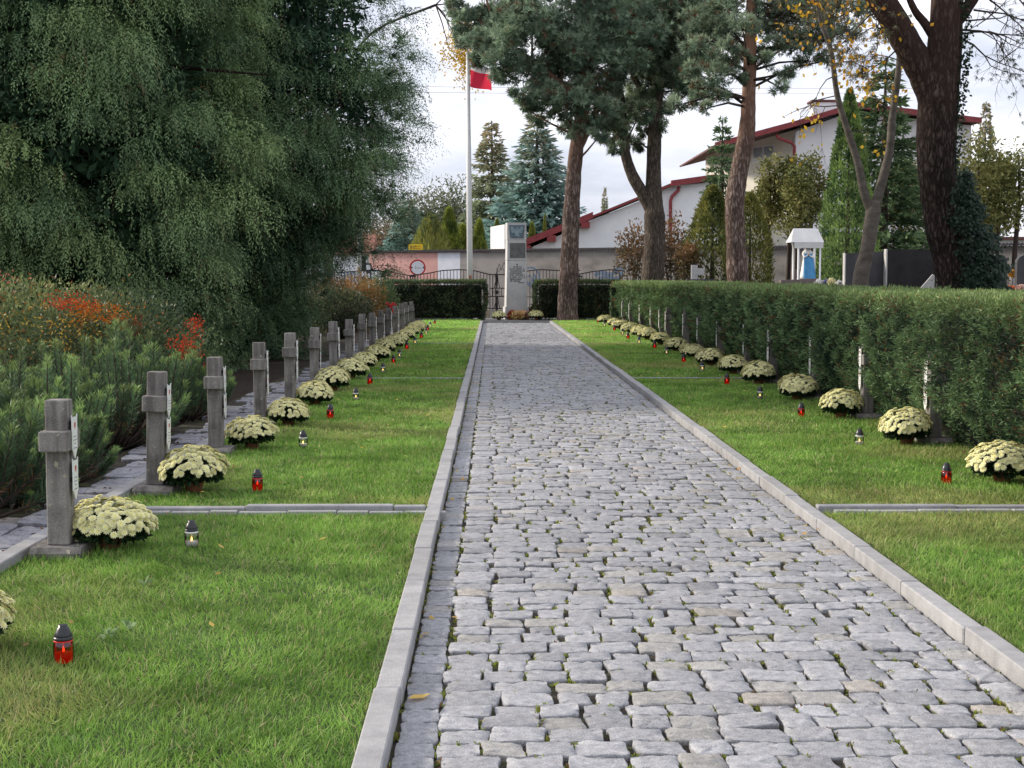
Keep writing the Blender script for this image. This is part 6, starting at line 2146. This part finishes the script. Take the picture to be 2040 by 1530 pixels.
t = thing("grave_cross", "pale stone grave cross standing left of the bent pine", "gravestone", (c.x, 57, 0))
zc_ = at(1383, 528, 57).z
obj("shaft", MB().box(-0.12, 0.12, -0.08, 0.08, 0.1, zc_, 0.01).mesh("grave_cross_shaft", M["light_granite"]), t)
obj("crossbar", MB().box(-0.08, 0.36, -0.085, 0.085, zc_ - 0.38, zc_ - 0.12, 0.01).mesh("grave_cross_bar", M["light_granite"]), t)
obj("base", MB().box(-0.3, 0.8, -0.2, 0.25, -0.05, at(1383, 556, 57).z, 0.01).mesh("grave_cross_base", M["grey_granite"]), t)

# shrine roof on posts
ys = 43.0
a, b = at(1572, 480, ys), at(1636, 455, ys)
t = thing("shrine_canopy", "small pale canopy on thin posts sheltering the statue", "canopy", (a.x, ys, 0))
w = b.x - a.x
zr = b.z; ze = at(1600, 483, ys).z
obj("roof", MB().prism([(-0.28, ze), (0.05, zr - 0.02), (0.05, zr), (-0.3, ze + 0.02)], "x", 0, 0.001).add([(-0.02, -0.4, ze), (w, -0.4, ze), (w - 0.1, 0, zr), (0.12, 0, zr)], [(0, 1, 2, 3)]).add([(-0.02, 0.4, ze), (w, 0.4, ze), (w - 0.1, 0, zr), (0.12, 0, zr)], [(3, 2, 1, 0)]).add([(-0.02, -0.4, ze), (0.12, 0, zr), (-0.02, 0.4, ze)], [(0, 1, 2)]).mesh("canopy_roof", M["awning"], recalc=False), t)
obj("valance", MB().box(0.08, w - 0.02, -0.405, -0.395, ze - 0.17, ze - 0.002).mesh("canopy_valance", M["awning"]), t)
for (x, y) in ((0.2, -0.36), (w - 0.1, -0.36), (0.2, 0.36), (w - 0.1, 0.36)):
    obj("post", MB().tube([(x, y, -0.05), (x, y, ze)], 0.028, 8).mesh("canopy_post", M["white_paint"], True), t)

# Madonna statue
yst = 42.8
sb = at(1608, 555, yst); st_top = at(1608, 486, yst)
hS = st_top.z - sb.z
t = thing("statue", "statue of a veiled woman in white and bright blue under the small canopy", "statue", (sb.x, yst, sb.z))


def robe(prof, n=22, folds=7, amp=0.06, cut=None, dx=0.0):
    vs, fs = [], []
    for (rx, ry, z) in prof:
        for i in range(n):
            a = 2 * PI * i / n
            k = 1 + amp * math.sin(a * folds + z * 3) * min(1, (1 - z) + 0.2)
            vs.append(((rx * k) * math.cos(a) * hS + dx * (1 - z) * hS, (ry * k) * math.sin(a) * hS, z * hS))
    for k in range(len(prof) - 1):
        for i in range(n):
            j = (i + 1) % n
            fs.append((k * n + i, k * n + j, (k + 1) * n + j, (k + 1) * n + i))
    fs.append(tuple(range(n - 1, -1, -1))); fs.append(tuple(range((len(prof) - 1) * n, len(prof) * n)))
    return MB().add(vs, fs)


obj("robe", robe([(0.20, 0.17, 0.0), (0.19, 0.16, 0.1), (0.155, 0.13, 0.35), (0.13, 0.11, 0.55), (0.135, 0.1, 0.7), (0.15, 0.1, 0.78), (0.07, 0.06, 0.83), (0.045, 0.045, 0.86)], amp=0.09).mesh("statue_robe", M["statue_white"], True), t)
# blue mantle: open half shell
vs, fs = [], []
n = 18
pr = [(0.235, 0.19, 0.0), (0.235, 0.19, 0.12), (0.20, 0.16, 0.35), (0.18, 0.14, 0.55), (0.165, 0.125, 0.72)]
for (rx, ry, z) in pr:
    for i in range(n):
        a = -PI * 0.30 + i / (n - 1) * PI * 1.25 - PI * 0.42
        k = 1 + 0.08 * math.sin(a * 9 + z * 4)
        vs.append((rx * k * math.cos(a) * hS, ry * k * math.sin(a) * hS, z * hS))
for k in range(len(pr) - 1):
    for i in range(n - 1):
        fs.append((k * n + i, k * n + i + 1, (k + 1) * n + i + 1, (k + 1) * n + i))
obj("mantle", MB().add(vs, fs).mesh("statue_mantle", M["statue_blue"], True, False), t)
hd = MB().lathe([(0.01, -0.075), (0.045, -0.055), (0.056, 0.0), (0.052, 0.04), (0.03, 0.07), (0.005, 0.078)], 14)
hd.v = [(x * hS, y * hS, z * hS + 0.9 * hS) for x, y, z in hd.v]
hdo = obj("head", hd.mesh("statue_head", M["skin"], True), t)
mb = MB().add([(-0.012 * hS, -0.054 * hS, 0.885 * hS), (0.012 * hS, -0.054 * hS, 0.885 * hS), (0, -0.07 * hS, 0.888 * hS), (0, -0.056 * hS, 0.915 * hS)], [(0, 1, 2), (0, 2, 3), (1, 3, 2)])
obj("nose", mb.mesh("statue_nose", M["skin"]), hdo)
vs, fs = [], []
pr = [(0.13, 0.10, 0.62), (0.125, 0.10, 0.74), (0.085, 0.085, 0.85), (0.072, 0.078, 0.92), (0.055, 0.06, 0.97), (0.012, 0.015, 0.995)]
for (rx, ry, z) in pr:
    for i in range(n):
        a = -PI * 0.28 + i / (n - 1) * PI * 1.56
        vs.append((rx * math.cos(a) * hS, ry * math.sin(a) * hS, z * hS))
for k in range(len(pr) - 1):
    for i in range(n - 1):
        fs.append((k * n + i, k * n + i + 1, (k + 1) * n + i + 1, (k + 1) * n + i))
obj("veil", MB().add(vs, fs).mesh("statue_veil", M["statue_white"], True, False), t)
mb = MB()
mb.tube([(0.13 * hS, -0.03 * hS, 0.73 * hS), (0.12 * hS, -0.12 * hS, 0.6 * hS), (0.01 * hS, -0.15 * hS, 0.68 * hS)], [0.04 * hS, 0.035 * hS, 0.022 * hS], 8)
mb.tube([(-0.13 * hS, -0.03 * hS, 0.73 * hS), (-0.12 * hS, -0.12 * hS, 0.6 * hS), (-0.01 * hS, -0.15 * hS, 0.68 * hS)], [0.04 * hS, 0.035 * hS, 0.022 * hS], 8)
obj("sleeves", mb.mesh("statue_sleeves", M["statue_white"], True), t)
mb = MB().tube([(-0.012 * hS, -0.155 * hS, 0.66 * hS), (-0.006 * hS, -0.17 * hS, 0.71 * hS), (-0.004 * hS, -0.165 * hS, 0.755 * hS)], [0.018 * hS, 0.016 * hS, 0.005 * hS], 8)
mb.tube([(0.012 * hS, -0.155 * hS, 0.66 * hS), (0.006 * hS, -0.17 * hS, 0.71 * hS), (0.004 * hS, -0.165 * hS, 0.755 * hS)], [0.018 * hS, 0.016 * hS, 0.005 * hS], 8)
obj("hands", mb.mesh("statue_hands", M["skin"], True), t)
o = thing("statue_pedestal", "plain stone pedestal under the statue behind the hedge", "pedestal", (sb.x, yst, 0))
obj("block", MB().box(-0.26, 0.26, -0.24, 0.24, -0.05, sb.z - 0.002, 0.015).mesh("pedestal_block", M["brown_granite"]), o)

# flowers on those graves
for (u, v, Y, w, h, ca, cb, lab) in ((1632, 566, 38, 9, 9, (0.6, 0.6, 0.62), (0.85, 0.85, 0.86), "white and blue flower bunch on a grave beside the cypress"),
                                     (1646, 566, 38, 6, 7, (0.13, 0.14, 0.35), (0.3, 0.3, 0.5), "violet flowers beside the white bunch by the cypress"),
                                     (1657, 562, 37.5, 8, 6, (0.7, 0.66, 0.4), (0.82, 0.78, 0.55), "pale yellow chrysanthemum ball on a grave by the cypress"),
                                     (1672, 566, 37, 6, 6, (0.7, 0.7, 0.68), (0.85, 0.85, 0.82), "white flower ball against the grey gravestone"),
                                     (2014, 578, 33, 9, 7, (0.55, 0.12, 0.04), (0.75, 0.25, 0.1), "orange red flowers right of the ivy"),
                                     (2034, 576, 32.5, 9, 8, (0.6, 0.35, 0.3), (0.8, 0.65, 0.55), "pink and cream flowers at the picture's edge"),
                                     (2016, 545, 34.5, 5, 7, (0.5, 0.25, 0.04), (0.7, 0.4, 0.08), "small yellow orange flowers between the round topped stones")):
    p = at(u, v, Y); s = Y / F_PX
    leafy_shrub("grave_flowers", lab, (p.x, Y, p.z), (w * s, w * s, h * s), 260, 0.05, 0.04, ca, cb, stems=4, mat="petal", cat="flowers", lump=0.25)

# ------------------------------------------------------------------ fallen leaves
P = []
for _ in range(300):
    side = random.random()
    if side < 0.4:
        P.append((random.uniform(PX0 + 0.0, PX0 + 0.16) if random.random() < 0.5 else random.uniform(PX1 - 0.16, PX1 - 0.01), random.uniform(6, 34), 0.014))
    else:
        P.append((random.uniform(-2.4, -0.5) if random.random() < 0.5 else random.uniform(2.25, 4.2), random.uniform(5.2, 40), LAWN_Z + 0.03))
P = np.array(P)
n = len(P)
D = norm(rng.normal(0, 1, (n, 3)) * [1, 1, 0.18])
C = mixc((0.30, 0.16, 0.06), (0.62, 0.45, 0.10), rng.random(n))
n2 = 900
wx = np.where(rng.random(n2) < 0.6, rng.uniform(-3.2, -2.68, n2), rng.uniform(4.1, 4.5, n2))
P2 = np.stack([wx, rng.uniform(7, 42, n2), np.where(wx < 0, 0.072, LAWN_Z + 0.02)], 1)
P = np.concatenate([P, P2]); n = len(P)
D = np.concatenate([D, norm(rng.normal(0, 1, (n2, 3)) * [1, 1, 0.15])])
C = np.concatenate([C, mixc((0.05, 0.028, 0.018), (0.20, 0.10, 0.05), rng.random(n2))])
obj("fallen_leaves", leaf_mesh("fallen_leaves", P, D, rng.uniform(0.025, 0.06, n), rng.uniform(0.015, 0.035, n), C, M["leaf"], nrm=norm(rng.normal(0, 0.3, (n, 3)) + [0, 0, 1])), kind="stuff")
lp = gnd(835, 1392, 0.008)
mb = MB()
mb.add([(-0.045, 0, 0.004), (-0.02, 0.02, 0.012), (0.015, 0.022, 0.010), (0.045, 0.004, 0.016), (0.012, -0.02, 0.008), (-0.022, -0.018, 0.010), (0, 0, 0.002)], [(0, 5, 6, 1), (5, 4, 6), (4, 3, 6), (3, 2, 6), (2, 1, 6)])
mb.col = (0.7, 0.48, 0.1); mb.c = [(0.68, 0.46, 0.12)] * len(mb.v)
obj("fallen_leaf", mb.mesh("yellow_leaf", M["leaf"], True), None, lp, 0.3, "single curled yellow leaf on the cobbles beside the kerb", "leaf")

# broad weeds on the near lawn
for (u, v, lab) in ((290, 1168, "pale clover tuft high on the near lawn"), (215, 1270, "broad leafed weed right of the front red lantern"), (255, 1255, "feathery pale weed right of the front red lantern"), (148, 1108, "small round weed leaf at the foot of the first cross")):
    p = gnd(u, v, LAWN_Z)
    t = thing("lawn_weed", lab, "weed", p)
    q = np.zeros((9, 3)); q[:, 2] = 0.015
    obj("leaves", leaf_mesh("weed_leaves", q + rng.normal(0, 0.008, (9, 3)), norm(rng.normal(0, 1, (9, 3)) * [1, 1, 0.1] + [0, 0, 0.5]), rng.uniform(0.03, 0.06, 9), 0.022, mixc((0.15, 0.24, 0.10), (0.30, 0.40, 0.22), rng.random(9)), M["leaf"]), t)

# overhead wires
for k, (v0, v1, lab) in enumerate(((168, 176, "upper thin overhead wire crossing the sky behind the flag"), (180, 186, "lower thin overhead wire crossing the sky behind the flag"))):
    Y = 100
    pts = [at(u, v0 + (v1 - v0) * (u - 600) / 900 + 3 * math.sin((u - 600) / 900 * PI), Y) for u in range(500, 1900, 50)]
    b0 = pts[0]
    obj("overhead_wire", MB().tube([q - b0 for q in pts], 0.012, 4).mesh("overhead_wire", M["iron"]), None, b0, 0, lab, "wire")

# ------------------------------------------------------------------ sky and sun
SUN_EL, SUN_AZ = math.radians(24), math.radians(-68)      # azimuth from +Y towards +X: the sun stands to the left, a little beyond
w = bpy.data.worlds.new("World")
scene.world = w
w.use_nodes = True
nt = w.node_tree
nt.nodes.clear()
L = nt.links.new
out = nt.nodes.new("ShaderNodeOutputWorld")
bg = nt.nodes.new("ShaderNodeBackground")
sky = nt.nodes.new("ShaderNodeTexSky")
sky.sky_type = "NISHITA"
sky.sun_disc = False
sky.sun_elevation = SUN_EL
sky.sun_rotation = SUN_AZ
sky.air_density = 1.0
sky.dust_density = 1.5
tc = nt.nodes.new("ShaderNodeTexCoord")
mp = nt.nodes.new("ShaderNodeMapping")
mp.inputs["Scale"].default_value = (1.0, 1.0, 3.2)
L(tc.outputs["Generated"], mp.inputs["Vector"])
nz = nt.nodes.new("ShaderNodeTexNoise")
nz.inputs["Scale"].default_value = 4.2
nz.inputs["Detail"].default_value = 7
nz.inputs["Roughness"].default_value = 0.55
L(mp.outputs[0], nz.inputs["Vector"])
cr = ramp(nt, [(0.38, (0.0, 0.0, 0.0)), (0.60, (1, 1, 1))])
L(nz.outputs["Fac"], cr.inputs[0])
cc = ramp(nt, [(0.38, (5.2, 5.5, 6.8)), (0.62, (9.0, 9.0, 9.4))])
L(nz.outputs["Fac"], cc.inputs[0])
mr = nt.nodes.new("ShaderNodeMapRange")
mr.inputs["To Min"].default_value = 0.72
mr.inputs["To Max"].default_value = 1.0
L(cr.outputs[0], mr.inputs["Value"])
mx = nt.nodes.new("ShaderNodeMix"); mx.data_type = "RGBA"
L(mr.outputs[0], mx.inputs[0])
L(sky.outputs[0], mx.inputs[6]); L(cc.outputs[0], mx.inputs[7])
L(mx.outputs[2], bg.inputs["Color"])
bg.inputs["Strength"].default_value = 0.15
L(bg.outputs[0], out.inputs[0])

sd = bpy.data.lights.new("sun", "SUN")
sd.energy = 4.6
sd.angle = math.radians(7)
sd.color = (1.0, 0.90, 0.76)
so = bpy.data.objects.new("sun", sd)
COL.objects.link(so)
dirv = Vector((math.sin(SUN_AZ) * math.cos(SUN_EL), math.cos(SUN_AZ) * math.cos(SUN_EL), math.sin(SUN_EL)))
so.rotation_euler = dirv.to_track_quat("Z", "Y").to_euler()
so.location = (-20, 20, 30)

scene.view_settings.view_transform = "Standard"
scene.view_settings.look = "None"
scene.view_settings.exposure = 0.0
scene.cycles.use_denoising = True
scene.cycles.max_bounces = 7
scene.cycles.diffuse_bounces = 3
scene.cycles.transparent_max_bounces = 16
